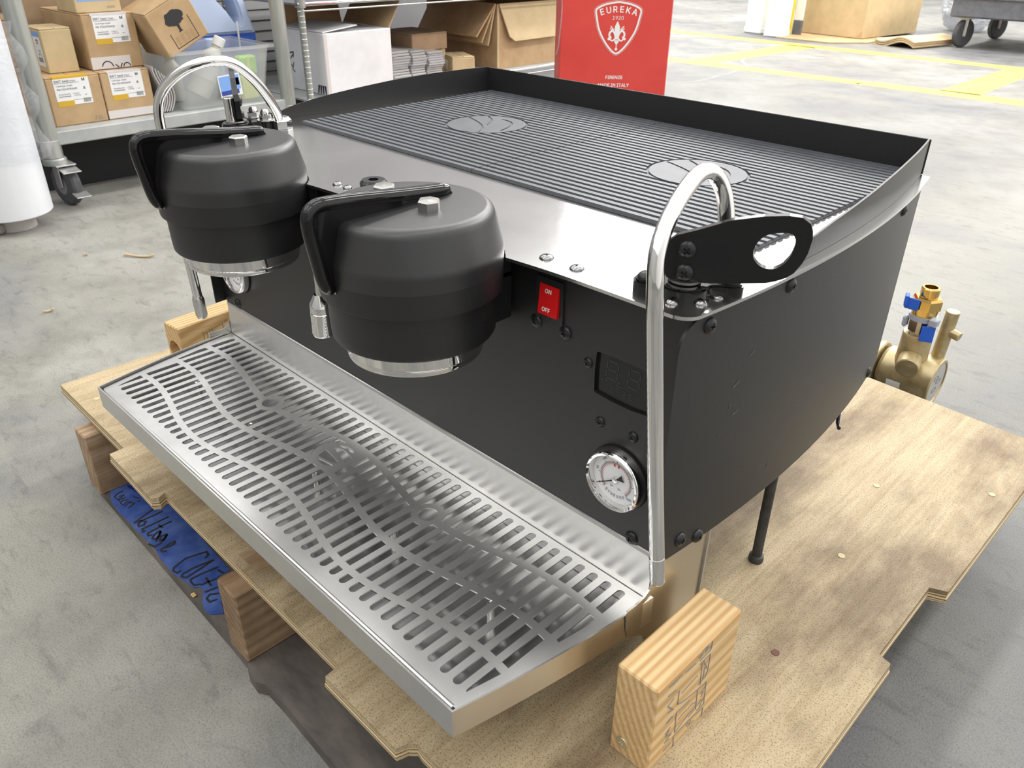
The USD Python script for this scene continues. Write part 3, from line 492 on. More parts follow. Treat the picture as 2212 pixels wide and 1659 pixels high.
for s in (1, -1):
    x = .3765 if s > 0 else -.3785
    w_ = part(mc, 'leg_frame', xprism(wing, x, x+.002), M['satin'], label='stainless side leg frame below the panel')
    part(w_, 'edge_strip', xprism([(.0835, .05), (.080, -.126), (.083, -.126), (.0865, .05)], x-.001, x+.004), M['pressed'])
    for y in (.246, .44):
        xx = .361*s if y < .3 else .20*s
        ft = part(mc, 'foot_rod', rod((xx, y, .1445), (xx, y, Z+.056), .0058, 20), M['blackiron'], smooth=40)
        part(ft, 'foot_pad', lathe([(0, 0), (.0082, 0), (.0088, .003), (.0082, .0085), (.0062, .0095), (0, .0095)], 24).apply_translation((xx, y, .1442)), M['blackiron'], smooth=40)
part(mc, 'bottom_plate', cbox(-.33, .33, .01, .47, Z+.046, Z+.05), M['darkhole'])
part(mc, 'drain_hook', sweep([(.372, .36, Z+.052), (.374, .36, Z+.035), (.378, .352, Z+.026), (.384, .343, Z+.025)], .0022, 8), M['blackscrew'], smooth=40)

# ------------------------------------------------------------------ the slotted grate
gr = thing('drip_grate', 'slotted stainless grate with wavy bars and round emblem lying in the drip tray', 'drip grate', (0, -.1, Z-.006))
pitch, sw_ = .01574, .0084
wave = lambda x: .0117*math.cos(2*PI*x/.313)
rows = [(-.1862, -.1628, 1), (-.1552, -.1122, 0), (-.1044, -.0614, 0), (-.0528, -.0106, 2)]
clip = tray_poly(.0135, -.2, 0)
keep = unary_union([Point(-.0055, -.0742).buffer(.0262, 32), Point(-.1608, -.0665).buffer(.0172, 24), Point(.1469, -.0664).buffer(.0172, 24)])
cuts = []
for k_ in range(-24, 24):
    x = (k_+.5)*pitch
    for y0, y1, e in rows:
        f0 = lambda q: y0 + (0 if e == 1 else wave(q)); f1 = lambda q: y1 + (0 if e == 2 else wave(q))
        a, b = x-sw_/2, x+sw_/2; rr = sw_/2
        if e == 1: p = unary_union([Polygon([(a, y0+rr), (b, y0+rr), (b, f1(b)), (a, f1(a))]), Point(x, y0+rr).buffer(rr, 6)])
        elif e == 2: p = unary_union([Polygon([(a, f0(a)), (b, f0(b)), (b, y1-rr), (a, y1-rr)]), Point(x, y1-rr).buffer(rr, 6)])
        else: p = Polygon([(a, f0(a)), (b, f0(b)), (b, f1(b)), (a, f1(a))])
        p = p.intersection(clip).difference(keep)
        for g in getattr(p, 'geoms', [p]):
            if g.area > 2.2e-5: cuts.append(g)
cuts += [Point(-.1608, -.0665).buffer(.0103, 24), Point(.1469, -.0664).buffer(.0103, 24)] + [Polygon(p).buffer(0) for p in LOGO]
gp = tray_poly(.0036, -.2012, -.0045).difference(unary_union(cuts))
part(gr, 'grate_plate', mext(gp, .0016, Z-.0050), M['grate'])
part(gr, 'front_roll', sweep([(x, -.2006, Z-.0062) for x in np.linspace(-.338, .338, 8)], .0030, 20), M['grate'], smooth=60)

# ------------------------------------------------------------------ ribbed mat on top
mt = thing('cup_mat', 'black ribbed rubber cup mat with two round emblems on top of the machine', 'mat', (0, .31, Z+.280))
def mat_half(x0, x1, cx):
    P = [sbox(.1345, 0, .4925, .0013)]
    y = .1352
    while y < .489:
        P.append(Polygon([(y, .001), (y+.0006, .0036), (y+.0068, .0036), (y+.0074, .001)])); y += .0117
    m = man(frame(ext(unary_union(P), x1-x0), (0, 1, 0), (0, 0, 1), (1, 0, 0), (x0, 0, Z+.2802)))
    c = (cx, .3075); z0 = Z+.2802
    m = m - man(cyl(.0565, .01, 64)).translate((c[0], c[1], z0+.0012)) + man(cyl(.0535, .0030, 64)).translate((c[0], c[1], z0+.0005))
    for P_ in ([(-.048, .012), (-.02, .001), (.01, -.018), (.028, -.040)], [(-.034, .036), (-.012, .020), (.004, -.002)], [(-.006, .036), (.014, .032), (.030, .016), (.042, -.014)]):
        Q = smoothpath([(a, b, 0) for a, b in P_], 16)[:, :2]
        m = m - mext(LineString(Q).buffer(.0016), .01, z0+.0024).translate((c[0], c[1], 0))
    return m
part(mt, 'mat_half', mat_half(-.3435, -.0006, -.157), M['rubber'])
part(mt, 'mat_half', mat_half(.0006, .3495, .181), M['rubber'])

# ------------------------------------------------------------------ the two groups
GYC = -.077
def ring_u(r, z, yb=-.003, n=44, hw=.044):
    t0 = math.acos(hw/r); th = np.linspace(t0, -PI-t0, n); P = [(hw, yb, z)] + [(r*math.cos(t), GYC+r*math.sin(t), z) for t in th] + [(-hw, yb, z)]
    return np.array(P)
def group(gx):
    T = lambda m: mv(m, gx, 0, 0)
    low = loft([ring_u(.0655, Z+.2158), ring_u(.0690, Z+.2164), ring_u(.0702, Z+.2182), ring_u(.0707, Z+.225), ring_u(.0716, Z+.259)])
    low.fix_normals()
    g = part(mc, 'group_head', T(low), M['blackpowder'], smooth=35, label='black brewing group')
    neck = loft([ring_u(.0750, Z+.2552), ring_u(.0762, Z+.2558), ring_u(.0766, Z+.2580), ring_u(.0770, Z+.2765)]); neck.fix_normals()
    part(g, 'neck', T(neck), M['blackpowder'], smooth=35)
    def arcp(p0, p1, p2, n=8):
        return [tuple((1-t)**2*np.array(p0)+2*t*(1-t)*np.array(p1)+t*t*np.array(p2)) for t in np.linspace(0, 1, n)]
    prof = [(0, .2765), (.0771, .2765), (.0773, .2845)] + arcp((.0774, .2875), (.0775, .2905), (.0767, .2935), 8) + arcp((.0705, .3165), (.0686, .3238), (.0625, .3243), 14) + [(.040, .3246), (0, .3246)]
    cap = mv(lathe(prof, 96), 0, GYC, Z); part(g, 'cap', T(cap), M['capblack'], smooth=28, label='satin black domed cap')
    br = mv(lathe([(0, .201), (.047, .1995), (.0505, .1972), (.0565, .1965), (.0588, .1975), (.0592, .1995), (.0587, .2015), (.0603, .2035), (.0606, .2175), (0, .2175)], 72), 0, GYC, Z)
    part(g, 'brew_ring', T(br), M['chrome'], smooth=30, label='polished chrome brew ring')
    # the dipped black lever: a web between cap and a thick rounded rim
    rim = [(.0460, .3250), (.0420, .3278), (.0285, .3288), (-.0355, .3358), (-.0760, .3396), (-.0855, .3386), (-.0902, .3345), (-.0913, .328), (-.0895, .312), (-.0862, .292), (-.0815, .2760), (-.0775, .2715)]
    web = Polygon(rim[1:] + [(-.0765, .2680), (-.0725, .2672), (-.0700, .295), (-.0645, .311), (-.0570, .3190), (.0135, .3215), (.046, .322)]).buffer(0)
    wm = frame(ext(web, .0080), (0, 1, 0), (0, 0, 1), (1, 0, 0), (-.0040, GYC, Z))
    rp = smoothpath([(0, a+GYC, b+Z) for a, b in rim[1:]], 80)
    rr = np.full(80, .0057); rr[:3] = (.0042, .0050, .0055); rr[-3:] = (.0055, .0048, .0036)
    part(g, 'lever_handle', T(cat_([wm, sweep(rp, rr, 20)])), M['gloss'], smooth=40, label='glossy black dipped lever handle')
    for bx in (.0242, -.0330):
        hx = lathe([(0, 0), (.0092, 0), (.0092, .0066), (.0081, .0080), (0, .0083)], 6)
        part(g, 'hex_bolt', T(rotz(mv(hx, bx, GYC+.002, Z+.3244), 12, (bx, GYC+.002, 0))), M['satin'], label='stainless hex bolt')
group(.157); group(-.141)

# ------------------------------------------------------------------ steam wands, levers, hot-water spout
def wand(s, name, base, pts, r, tip, label, tipmat):
    t = part(mc, name, sweep(smoothpath(pts, 110), r, 24), M['chrome'], smooth=60, label=label)
    a, b = np.array(pts[-2], float), np.array(pts[-1], float); d = (b-a)/np.linalg.norm(b-a)
    part(t, 'tip', along(lathe(tip, 32), b-d*.012, b+d), tipmat, smooth=35)
    part(t, 'collar', along(lathe([(0, 0), (.0105, 0), (.0125, .002), (.0125, .012), (.0105, .0145), (.0088, .0165), (0, .0165)], 6), base, np.array(pts[0], float)+(0, 0, .03)), M['chrome'])
    return t
WR = [(.3712, .046, Z+.283), (.3711, .046, Z+.3349), (.3690, .0455, Z+.3451), (.3668, .043, Z+.3554), (.3643, .038, Z+.3641), (.3617, .030, Z+.3696), (.3596, .021, Z+.3688), (.3593, .010, Z+.3634), (.3620, -.009, Z+.3524), (.3658, -.024, Z+.3415), (.3690, -.034, Z+.3285), (.3718, -.0375, Z+.3126), (.3754, -.0378, Z+.2793), (.3817, -.0375, Z+.2264), (.3906, -.0375, Z+.155), (.3985, -.0375, Z+.0985), (.4020, -.0375, Z+.072)]
wand(1, 'steam_wand', (.3712, .046, Z+.279), WR, .0061, [(0, 0), (.0065, 0), (.0065, .014), (.0061, .0152), (.0063, .0160), (.0063, .0235), (.0052, .0255), (0, .0255)], 'right chrome steam wand bent over the front corner', M['chrome'])
WL = [(-.3345, .099, Z+.284), (-.3331, .096, Z+.2920), (-.3216, .080, Z+.3185), (-.3161, .064, Z+.3408), (-.3124, .046, Z+.3594), (-.3108, .026, Z+.3726), (-.3132, .004, Z+.3754), (-.3213, -.016, Z+.3713), (-.3374, -.032, Z+.3592), (-.3534, -.043, Z+.3427), (-.3615, -.049, Z+.3236), (-.3640, -.050, Z+.295), (-.3655, -.050, Z+.245), (-.3655, -.050, Z+.200), (-.3645, -.050, Z+.1393), (-.3600, -.050, Z+.1000), (-.3575, -.05, Z+.064)]
wand(-1, 'steam_wand', (-.335, .1005, Z+.279), WL, .0062, [(0, 0), (.0064, 0), (.0070, .003), (.0080, .006), (.0080, .028), (.0064, .033), (0, .034)], 'left chrome steam wand arching behind the far group', M['satin'])
hs = part(mc, 'hot_water_spout', sweep(smoothpath([(0, -.005, Z+.262), (0, -.030, Z+.268), (0, -.055, Z+.262), (-.001, -.067, Z+.245), (-.002, -.070, Z+.215), (-.004, -.071, Z+.185)], 50), .0055, 20), M['satin'], smooth=60, label='hot water spout between the groups')
part(hs, 'nozzle', along(lathe([(0, 0), (.0058, 0), (.0108, .010), (.0110, .018), (.0104, .0185), (.0104, .0195), (.0110, .020), (.0110, .043), (.0100, .0455), (0, .0455)], 40), (-.004, -.071, Z+.194), (-.0055, -.0715, Z+.14)), M['chrome'], smooth=30)
def lever(s, px, py, ang, loose):
    a = math.radians(ang); d = np.array([s*math.cos(a), math.sin(a), 0]); nn = np.array([s*math.sin(a), -math.cos(a), 0])
    O = [(-.0150, .2985), (-.0150, .3190), (-.0080, .3255), (.0061, .3309), (.0276, .3402), (.0490, .3455), (.0650, .3476), (.0732, .3472), (.0785, .3438), (.0808, .3380), (.0812, .3340), (.0800, .3240), (.0778, .3170), (.0735, .3090), (.0690, .3050), (.0630, .3018), (.0563, .2995), (.040, .2970), (.0185, .2940), (-.0050, .2930), (-.0120, .2945)]
    H = [(.0690, .3355), (.0660, .3362), (.0600, .3355), (.0532, .3335), (.0480, .3285), (.0458, .3215), (.0466, .3160), (.0500, .3120), (.0560, .3098), (.0610, .3105), (.0654, .3135), (.0690, .3190), (.0708, .3250), (.0712, .3310)]
    m = tm(mext(Polygon(O).buffer(.001).difference(Polygon(smoothpath([(q[0], q[1], 0) for q in H+H[:1]], 48)[:, :2]).buffer(.0004)), .0064))
    m = frame(m, d, (0, 0, 1), nn if s > 0 else -nn, (px, py, Z)) if s > 0 else frame(m, d, (0, 0, 1), np.cross(d, (0, 0, 1)), (px, py, Z))
    nrm = np.cross(d, (0, 0, 1))
    lv = part(mc, 'steam_lever', m, M['leverblack'], label='black steam lever blade with a teardrop hole')
    F = dict(right=d, up_=(0, 0, 1), nor=nrm)
    for z in (.3165, .2990):
        put_screw(lv, .0068, .0040, np.array([px, py, Z+z]) + nrm*.0064, F, rot=rng.uniform(0, 90))
    part(lv, 'lever_post', rod((px+nrm[0]*-.006, py+nrm[1]*-.006, Z+.287), (px+nrm[0]*-.006, py+nrm[1]*-.006, Z+.322), .0075, 24, .001), M['chrome'], smooth=40)
    part(lv, 'washer', lathe([(0, 0), (.0125, 0), (.0125, .0018), (0, .0018)], 40).apply_translation((px, py, Z+.2912)), M['satin'], smooth=30)
    ears = ((px+.0250, py+.0235), (px-.0235, py-.0145)) if s > 0 else ((px+.0145, py+.0335), (px-.0115, py+.0310))
    base = Point(px, py).buffer(.0200, 32)
    for e in ears:
        base = base.union(Point(*e).buffer(.0100, 20)).union(LineString([(px, py), e]).buffer(.0085))
    base = base.buffer(.006).buffer(-.006)
    b_ = part(mc, 'valve_base', cat_([ext(base, .0085, Z+.2800), ext(base.buffer(-.0016), .0018, Z+.2885)]), M['gloss'], label='glossy black valve mounting base')
    for x, y in ears:
        if s > 0: put_screw(b_, .0075, .0045, (x, y, Z+.2903), FZ)
        else:
            part(b_, 'flange_washer', lathe([(0, 0), (.0115, 0), (.0115, .0014), (0, .0014)], 32).apply_translation((x, y, Z+.2903)), M['satin'])
            part(b_, 'acorn_nut', cat_([lathe([(0, .0014), (.0078, .0014), (.0078, .0075), (0, .0075)], 6).apply_translation((x, y, Z+.2903)), lathe([(0, .007), (.0062, .007), (.0060, .0110), (.0042, .0145), (0, .0158)], 24).apply_translation((x, y, Z+.2903))]), M['chrome'], smooth=35, label='chrome acorn nut')
lever(1, .3590, .0200, 26, False)
lever(-1, -.366, .052, 26, True)
# ------------------------------------------------------------------ brass pump behind the machine
pm = thing('brass_pump', 'cast brass water pump with blue tape tabs behind the machine', 'pump', (.25, .92, 0))
px_, py_, pz_ = .25, .92, .102
def axx(m, x, y=py_, z=pz_): return mv(rotax(m, 90, (0, 1, 0)), x, y, z)
body = cat_([axx(lathe([(0, 0), (.036, 0), (.040, .006), (.0405, .030), (.0445, .034), (.0445, .092), (.043, .094), (.0385, .094), (.0385, .091), (0, .091)], 56), .238)])
part(pm, 'pump_body', body, M['brass'], smooth=30)
part(pm, 'face_plate', axx(cyl(.0382, .0016, 48), .3292), M['satin'], smooth=30, label='round grey face plate')
lab = [LineString([(.010*math.cos(t)+a, .004*math.sin(t)+b) for t in np.linspace(0, 6, 12)]) for a, b in ((-.008, .012), (.006, .002), (-.004, -.012))]
part(pm, 'face_print', frame(cat_([ext(l.buffer(.0009), .0002) for l in lab]), (0, 1, 0), (0, 0, 1), (1, 0, 0), (.3309, py_, pz_)), M['greyink'])
part(pm, 'mounting_ring', axx(cyl(.043, .012, 48, .002), .222), M['brass'], smooth=30)
part(pm, 'motor', axx(cyl(.055, .20, 40, .006), .018, z=.075), M['blackiron'], smooth=30)
part(pm, 'motor_cradle', cbox(.02, .32, py_-.05, py_+.05, 0, .06), M['blackiron'])
tx, ty = .283, py_-.012
part(pm, 'inlet_tower', cat_([lathe([(0, .01), (.027, .01), (.0245, .058), (.0245, .084), (.0235, .086), (0, .086)], 40).apply_translation((tx, ty, pz_))]), M['brass'], smooth=30)
part(pm, 'plug', rod((tx+.002, ty-.010, pz_+.043), (tx+.010, ty-.044, pz_+.036), .0185, 36, .0015), M['brass'], smooth=30, label='round brass side plug')
part(pm, 'nickel_coupler', cat_([lathe([(0, .084), (.0165, .084), (.0165, .092), (0, .092)], 32).apply_translation((tx, ty, pz_)), lathe([(0, .092), (.0205, .092), (.0205, .113), (0, .113)], 8).apply_translation((tx, ty, pz_))]), M['nickel'], smooth=20)
part(pm, 'hose_clip', cat_([lathe([(.0200, .1125), (.0228, .1125), (.0228, .1205), (.0200, .1205)], 36).apply_translation((tx, ty, pz_)), cbox(tx+.016, tx+.030, ty-.022, ty-.006, pz_+.110, pz_+.1235, .002), cbox(tx-.027, tx-.019, ty-.016, ty-.002, pz_+.094, pz_+.114, .003)]), M['greyplastic'], smooth=25)
hexb = cat_([lathe([(0, .119), (.0200, .119), (.0210, .133), (0, .133)], 40).apply_translation((tx, ty, pz_)), lathe([(0, .133), (.0240, .133), (.0240, .149), (.0215, .153), (0, .153)], 6).apply_translation((tx, ty, pz_)), lathe([(.0105, .152), (.0145, .152), (.0150, .155), (.0150, .168), (.0138, .170), (.0105, .170), (.0100, .155)], 36).apply_translation((tx, ty, pz_))])
part(pm, 'brass_fitting', hexb, M['brassbright'], smooth=25, label='bright brass hex fitting')
part(pm, 'outlet_elbow', cat_([rod((tx+.032, ty+.03, pz_+.03), (tx+.036, ty+.03, pz_+.128), .011, 24, .001), rod((tx+.034, ty+.03, pz_+.092), (tx+.058, ty+.026, pz_+.088), .008, 20, .001)]), M['brass'], smooth=30)
part(pm, 'tape_tab', cat_([cbox(tx-.027, tx-.004, ty-.0255, ty-.0235, pz_+.132, pz_+.152, .0008), rotz(cbox(tx-.030, tx-.024, ty-.028, ty-.010, pz_+.136, pz_+.154, .0008), 20, (tx-.026, ty-.02, 0))]), M['bluetape'], label='blue tape tab on the brass fitting')
part(pm, 'tape_tab', rotz(cbox(tx+.010, tx+.031, ty-.026, ty-.0245, pz_+.082, pz_+.110, .0007), 24, (tx+.01, ty-.025, 0)), M['bluetape'], label='blue tape tab on the coupler')
part(pm, 'sticker', cat_([axx(lathe([(.0446, 0), (.0449, 0), (.0449, .024), (.0446, .024)], 90), .262)]).slice_plane((0, py_-.030, 0), (0, -1, 0)).slice_plane((0, 0, pz_), (0, 0, -1)), M['labelwhite'], label='white sticker')

# ------------------------------------------------------------------ small litter on the floor
for i, (x, y, a, l, lab_) in enumerate([(-1.508, .277, 37, .085, 'curved pale wood sliver on the concrete left of the machine'), (-1.30, -.02, 80, .022, 'short pale splinter on the concrete near the pallet corner'), (-1.62, .18, 10, .014, 'small cream crumb on the concrete beside the roll of wrap')]):
    s = smoothpath([(-l/2, .004*(i == 0), .004), (0, 0, .003), (l*.3, .002, .003), (l/2, .008*(i == 0), .006)], 12)
    part(None, 'wood_sliver', mv(rotz(sweep(s, .0028 if i == 0 else .002, 7), a), x, y, .0005), M['card2'], label=lab_, cat='wood sliver')
part(None, 'strap_end', sweep(smoothpath([(.575, .115, .003), (.582, .105, .018), (.572, .095, .028), (.580, .088, .012), (.592, .08, .004)], 24), .0035, 8), M['blackscrew'], label='black strap end curling on the floor below the right pallet edge', cat='strap')

# ------------------------------------------------------------------ boxes: body with visible flaps, tape and labels as parts
def carton(name, label, x0, x1, y0, y1, z0, z1, m, group=None, tape=True, rot=0, seam=True):
    c = ((x0+x1)/2, (y0+y1)/2, z0)
    t = thing(name, label, 'box', c, 0, group)
    t.R = lambda q: rotz(q, rot, c) if rot else q
    part(t, 'body', t.R(cbox(x0, x1, y0, y1, z0, z1-.004, .003)), m)
    w = (y1-y0)/2 - .0012
    part(t, 'flap', t.R(cbox(x0+.001, x1-.001, y0+.0005, y0+w, z1-.0042, z1, .0012)), m); part(t, 'flap', t.R(cbox(x0+.001, x1-.001, y1-w, y1-.0005, z1-.0042, z1, .0012)), m)
    return t
def yzdecal(t, name, x, y0, y1, z0, z1, m, lab=None, h=.0006):
    return part(t, name, t.R(decal(sbox(y0, z0, y1, z1), (x, 0, 0), FX, h)), m, label=lab)
def parcel_label(t, x, y0, y1, z0, z1, cut=0):
    """the white and mustard parcel label: headings, part number, code bars"""
    w, h = y1-y0, z1-z0; ms = z0+h*.16
    L = yzdecal(t, 'label', x, y0, y1, ms, z1, M['labelwhite'], 'white shipping label')
    part(L, 'label_lower', decal(sbox(y0+w*.47, z0, y1, ms+.001), (x, 0, 0), FX, .0006), M['labelwhite'])
    part(L, 'mustard_block', decal(sbox(y0, z0-.004, y0+w*.465, ms), (x, 0, 0), FX, .0006), M['mustard'])
    q = x+.0007
    def tx_(s, hh, fy, fz, m, b=False):
        mm = meshkit.text_mesh(s, hh, .0003, b); return part(L, 'print', frame(mm, (0, 1, 0), (0, 0, 1), (1, 0, 0), (q, y0+w*fy, z0+h*fz)), m)
    tx_('BWT best', h*.085, .03+cut, .83, M['ink'], False); tx_('max', h*.085, .46, .83, M['greyink']); tx_('M', h*.10, .80, .83, M['ink'], True)
    tx_('Cartridge single', h*.058, .06, .68, M['greyink']); tx_('PN: FS24P00A00', h*.065, .06, .55, M['ink'])
    tx_('Menge/Quantity', h*.042, .08, .38, M['greyink']); tx_('Gewicht/Weight', h*.042, .08, .30, M['ink']); tx_('1 Stk./pc', h*.042, .48, .38, M['greyink']); tx_('2,600 kg', h*.042, .50, .31, M['greyink'])
    bars = []; yy = y0+w*.74; r2 = np.random.default_rng(3)
    while yy < y1-w*.05:
        b = float(r2.uniform(.0006, .0018)); bars.append(ext(sbox(yy, z0+h*.05, yy+b, z0+h*.20), .0003)); yy += b+float(r2.uniform(.0006, .0014))
    part(L, 'barcode', frame(cat_(bars), (0, 1, 0), (0, 0, 1), (1, 0, 0), (q, 0, 0)), M['greyink'])
    part(L, 'underline', decal(sbox(y0+w*.03, z0+h*.795, y0+w*.72, z0+h*.805), (q, 0, 0), FX, .0003), M['ink'])
    part(L, 'pictogram', frame(cat_([ext(Polygon([(y0+w*.80, z0+h*.53), (y0+w*.87, z0+h*.53), (y0+w*.85, z0+h*.62), (y0+w*.82, z0+h*.62)]), .0003), ext(LineString([(y0+w*.81, z0+h*.33), (y0+w*.835, z0+h*.31), (y0+w*.86, z0+h*.33)]).buffer(.0007), .0003)]), (0, 1, 0), (0, 0, 1), (1, 0, 0), (q, 0, 0)), M['greyink'])

SZ = .2235
rs = thing('rolling_shelf', 'grey metal rolling shelf holding cartons and a clear tote at left', 'shelf', (-2.45, .74, 0))
part(rs, 'shelf_board', cbox(-2.78, -2.135, .30, 1.185, SZ-.041, SZ, .003), M['shelfgrey'])
for i, (x, y) in enumerate(((-2.150, .315), (-2.150, 1.165), (-2.75, .315), (-2.75, 1.165))):
    r = .0285 if i == 0 else .0265
    p = part(rs, 'post', lathe([(0, .128), (r, .128), (r, 1.62), (0, 1.62)], 36).apply_translation((x, y, 0)), M['zinc'], smooth=40)
    part(p, 'sleeve', lathe([(r, .148), (r+.0012, .149), (r+.0012, .20), (r, .201)], 36).apply_translation((x, y, 0)), M['pressed'], smooth=40)
    part(p, 'collar', lathe([(0, .126), (r+.006, .126), (r+.008, .130), (r+.008, .142), (r+.005, .1465), (r, .1475)], 36).apply_translation((x, y, 0)), M['zinc'], smooth=40)
    wc = np.array([x+.022, y+.012, .0660]); ax = np.array([.17, -.985, 0])
    wh = along(lathe([(0, 0), (.032, 0), (.046, .002), (.061, .004), (.0655, .011), (.0655, .027), (.061, .034), (.046, .036), (.032, .038), (0, .038)], 48), wc-ax*.019, wc+ax)
    ca = part(rs, 'caster', cat_([cbox(wc[0]-.034, wc[0]+.034, y-.016, y+.044, .1265, .1305, .001), cbox(wc[0]-.026, wc[0]+.026, y-.012, y-.0085, .062, .129, .001), cbox(wc[0]-.026, wc[0]+.026, y+.036, y+.0395, .062, .129, .001)]), M['pressed'])
    part(ca, 'wheel', wh, M['tyre'], smooth=30); part(ca, 'wheel_hub', along(lathe([(0, 0), (.010, 0), (.012, .003), (.034, .006), (.037, .0085), (0, .0085)], 32), wc+ax*.0245, wc-ax*.05), M['hub'], smooth=30)
    part(ca, 'brake_tab', cat_([rotax(cbox(wc[0]+.010, wc[0]+.075, y-.012, y+.042, .1215, .125, .001), 8, (0, 1, 0), (wc[0]+.01, y, .125))]), M['pressed'])
    part(ca, 'brake_tab', cat_([rotax(cbox(wc[0]+.056, wc[0]+.098, y+.002, y+.046, .045, .0485, .001), 10, (0, 1, 0), (wc[0]+.06, y, .046))]), M['pressed'])
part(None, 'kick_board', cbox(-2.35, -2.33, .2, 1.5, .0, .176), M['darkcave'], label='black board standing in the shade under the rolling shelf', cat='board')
# lower row of two labelled cartons and the one on top
g_ = 'brown cartons with white and mustard labels'
a1 = carton('labelled_carton', 'lower left carton with white and mustard label, next to the shelf post', -2.46, -2.20, .361, .5245, SZ, .371, M['card'])
parcel_label(a1, -2.20, .383, .490, .286, .368)
part(a1, 'edge_print', text('76L', .012, (-2.1998, .497, .238), FX), M['greyink'])
a2 = carton('labelled_carton', 'lower right carton with white and mustard label and white tape along its foot', -2.46, -2.20, .5275, .686, SZ, .371, M['card'])
parcel_label(a2, -2.20, .5535, .660, .286, .367)
yzdecal(a2, 'tape', -2.20, .528, .6855, SZ+.004, .252, M['packtape'], 'white packing tape')
a3 = carton('labelled_carton', 'upper carton with white and mustard label resting on two others', -2.62, -2.25, .528, .696, .3715, .5375, M['card'])
parcel_label(a3, -2.25, .560, .669, .451, .533)
yzdecal(a3, 'tape', -2.25, .529, .655, .374, .410, M['packtape'], 'pale tape with black lines')
arcs = [LineString([(.578+.018*math.cos(t), .376+.020*math.sin(t)) for t in np.linspace(.2, 2.8, 12)]), LineString([(.640+.011*math.cos(t), .376+.011*math.sin(t)) for t in np.linspace(.1, 3.0, 10)]), LineString([(.604, .384), (.612, .376)]), LineString([(.625, .386), (.619, .376)])]
part(a3, 'tape_print', frame(cat_([ext(l.buffer(.0016), .0003) for l in arcs]), (0, 1, 0), (0, 0, 1), (1, 0, 0), (-2.2493, 0, 0)), M['ink'])
for b_x, fx_, ya, yb, zt_ in ((a1, -2.20, .383, .49, .371), (a2, -2.20, .55, .66, .371), (a3, -2.25, .556, .672, .5375)):
    part(b_x, 'tape', cat_([cbox(fx_-.03, fx_+.0006, ya, yb, zt_, zt_+.0007, .0002), cbox(fx_, fx_+.0008, ya, yb, zt_-.006, zt_+.0006, .0002)]), M['mustard'] if b_x is a1 else M['packtape'], label='shiny tape over the top edge')
a4 = carton('small_carton', 'small plain tan carton with blue-edged side label, beside the post', -2.42, -2.27, .403, .4955, .3715, .503, M['card2'])
sl_ = part(a4, 'side_label', decal(sbox(-2.345, .391, -2.283, .492), (0, .4028, 0), FY, .0005), M['labelwhite'], label='white side label with blue top')
part(sl_, 'blue_band', decal(sbox(-2.345, .478, -2.283, .492), (0, .4022, 0), FY, .0003), M['labelblue'])
part(sl_, 'print', text('ST', .013, (-2.311, .4021, .463), FY, True), M['ink'])
part(sl_, 'barcode', frame(cat_([ext(sbox(-2.333+i*.005, .403, -2.330+i*.005, .417), .0003) for i in range(8)]), (1, 0, 0), (0, 0, 1), (0, -1, 0), (0, .4022, 0)), M['greyink'])
part(sl_, 'pictogram', frame(cat_([ext(l.buffer(.0012), .0003) for l in (LineString([(-2.32, .437), (-2.30, .437)]), LineString([(-2.316, .430), (-2.303, .430)]), LineString([(-2.325, .424), (-2.312, .426)]), LineString([(-2.305, .427), (-2.295, .420)]))]), (1, 0, 0), (0, 0, 1), (0, -1, 0), (0, .4022, 0)), M['greyink'])
a5 = carton('small_carton', 'tan carton with blue printed band at the top edge of the picture', -2.45, -2.28, .530, .672, .538, .70, M['card2'])
bl = yzdecal(a5, 'blue_label', -2.28, .539, .661, .5725, .64, M['labelblue'], 'blue printed label')
part(bl, 'white_patch', decal(sbox(.600, .581, .659, .60), (-2.2793, 0, 0), FX, .0003), M['labelwhite'])
part(a5, 'edge_print', text('00000', .006, (-2.2798, .641, .5535), FX), M['greyink'])
carton('dull_carton', 'dull brown carton half hidden behind the shelf post, on the shelf', -2.74, -2.47, .205, .43, SZ, .372, M['card3'])
carton('dull_carton', 'dull brown carton on top of another behind the shelf post', -2.74, -2.48, .18, .44, .373, .518, M['card3'])
carton('dull_carton', 'large dark brown carton at the back of the shelf', -2.775, -2.66, .44, .90, .373, .70, M['card3'])
carton('dull_carton', 'brown carton under the large dark one at the back of the shelf', -2.775, -2.65, .45, .88, SZ, .372, M['card3'])
# the tilted carton with a tree print
tb = thing('tree_carton', 'tilted brown carton printed with a black tree, leaning above the clear tote', 'box', (-2.25, .82, .4))
TR = lambda m: rotax(m, 24.8, (1, 0, 0), (-2.15, .749, .398))
part(tb, 'body', TR(cbox(-2.34, -2.15, .749, .912, .398, .545, .003)), M['card'])
part(tb, 'flap', TR(cbox(-2.339, -2.151, .750, .911, .5452, .549, .0012)), M['card'])
def onf(y, z): return (.749+y, .398+z)
rg = np.random.default_rng(5); blob = []
for t in np.linspace(0, 2*PI, 26)[:-1]:
    k_ = 1 + rg.uniform(-.10, .10); blob.append(onf(.083+.034*k_*math.cos(t), .098+.0245*k_*math.sin(t)))
tree = unary_union([Polygon(blob).buffer(0), Polygon([onf(.077, .078), onf(.088, .078), onf(.086, .058), onf(.090, .052), onf(.073, .052), onf(.078, .058)])])
part(tb, 'tree_print', TR(decal(tree, (-2.15, 0, 0), FX, .0004)), M['ink'], label='black tree print')
part(tb, 'frame_print', TR(frame(cat_([ext(LineString([onf(.042, .060), onf(.042, .012), onf(.128, .012), onf(.128, .085)]).buffer(.0012, cap_style=2), .0004)]), (0, 1, 0), (0, 0, 1), (1, 0, 0), (-2.15, 0, 0))), M['ink'])
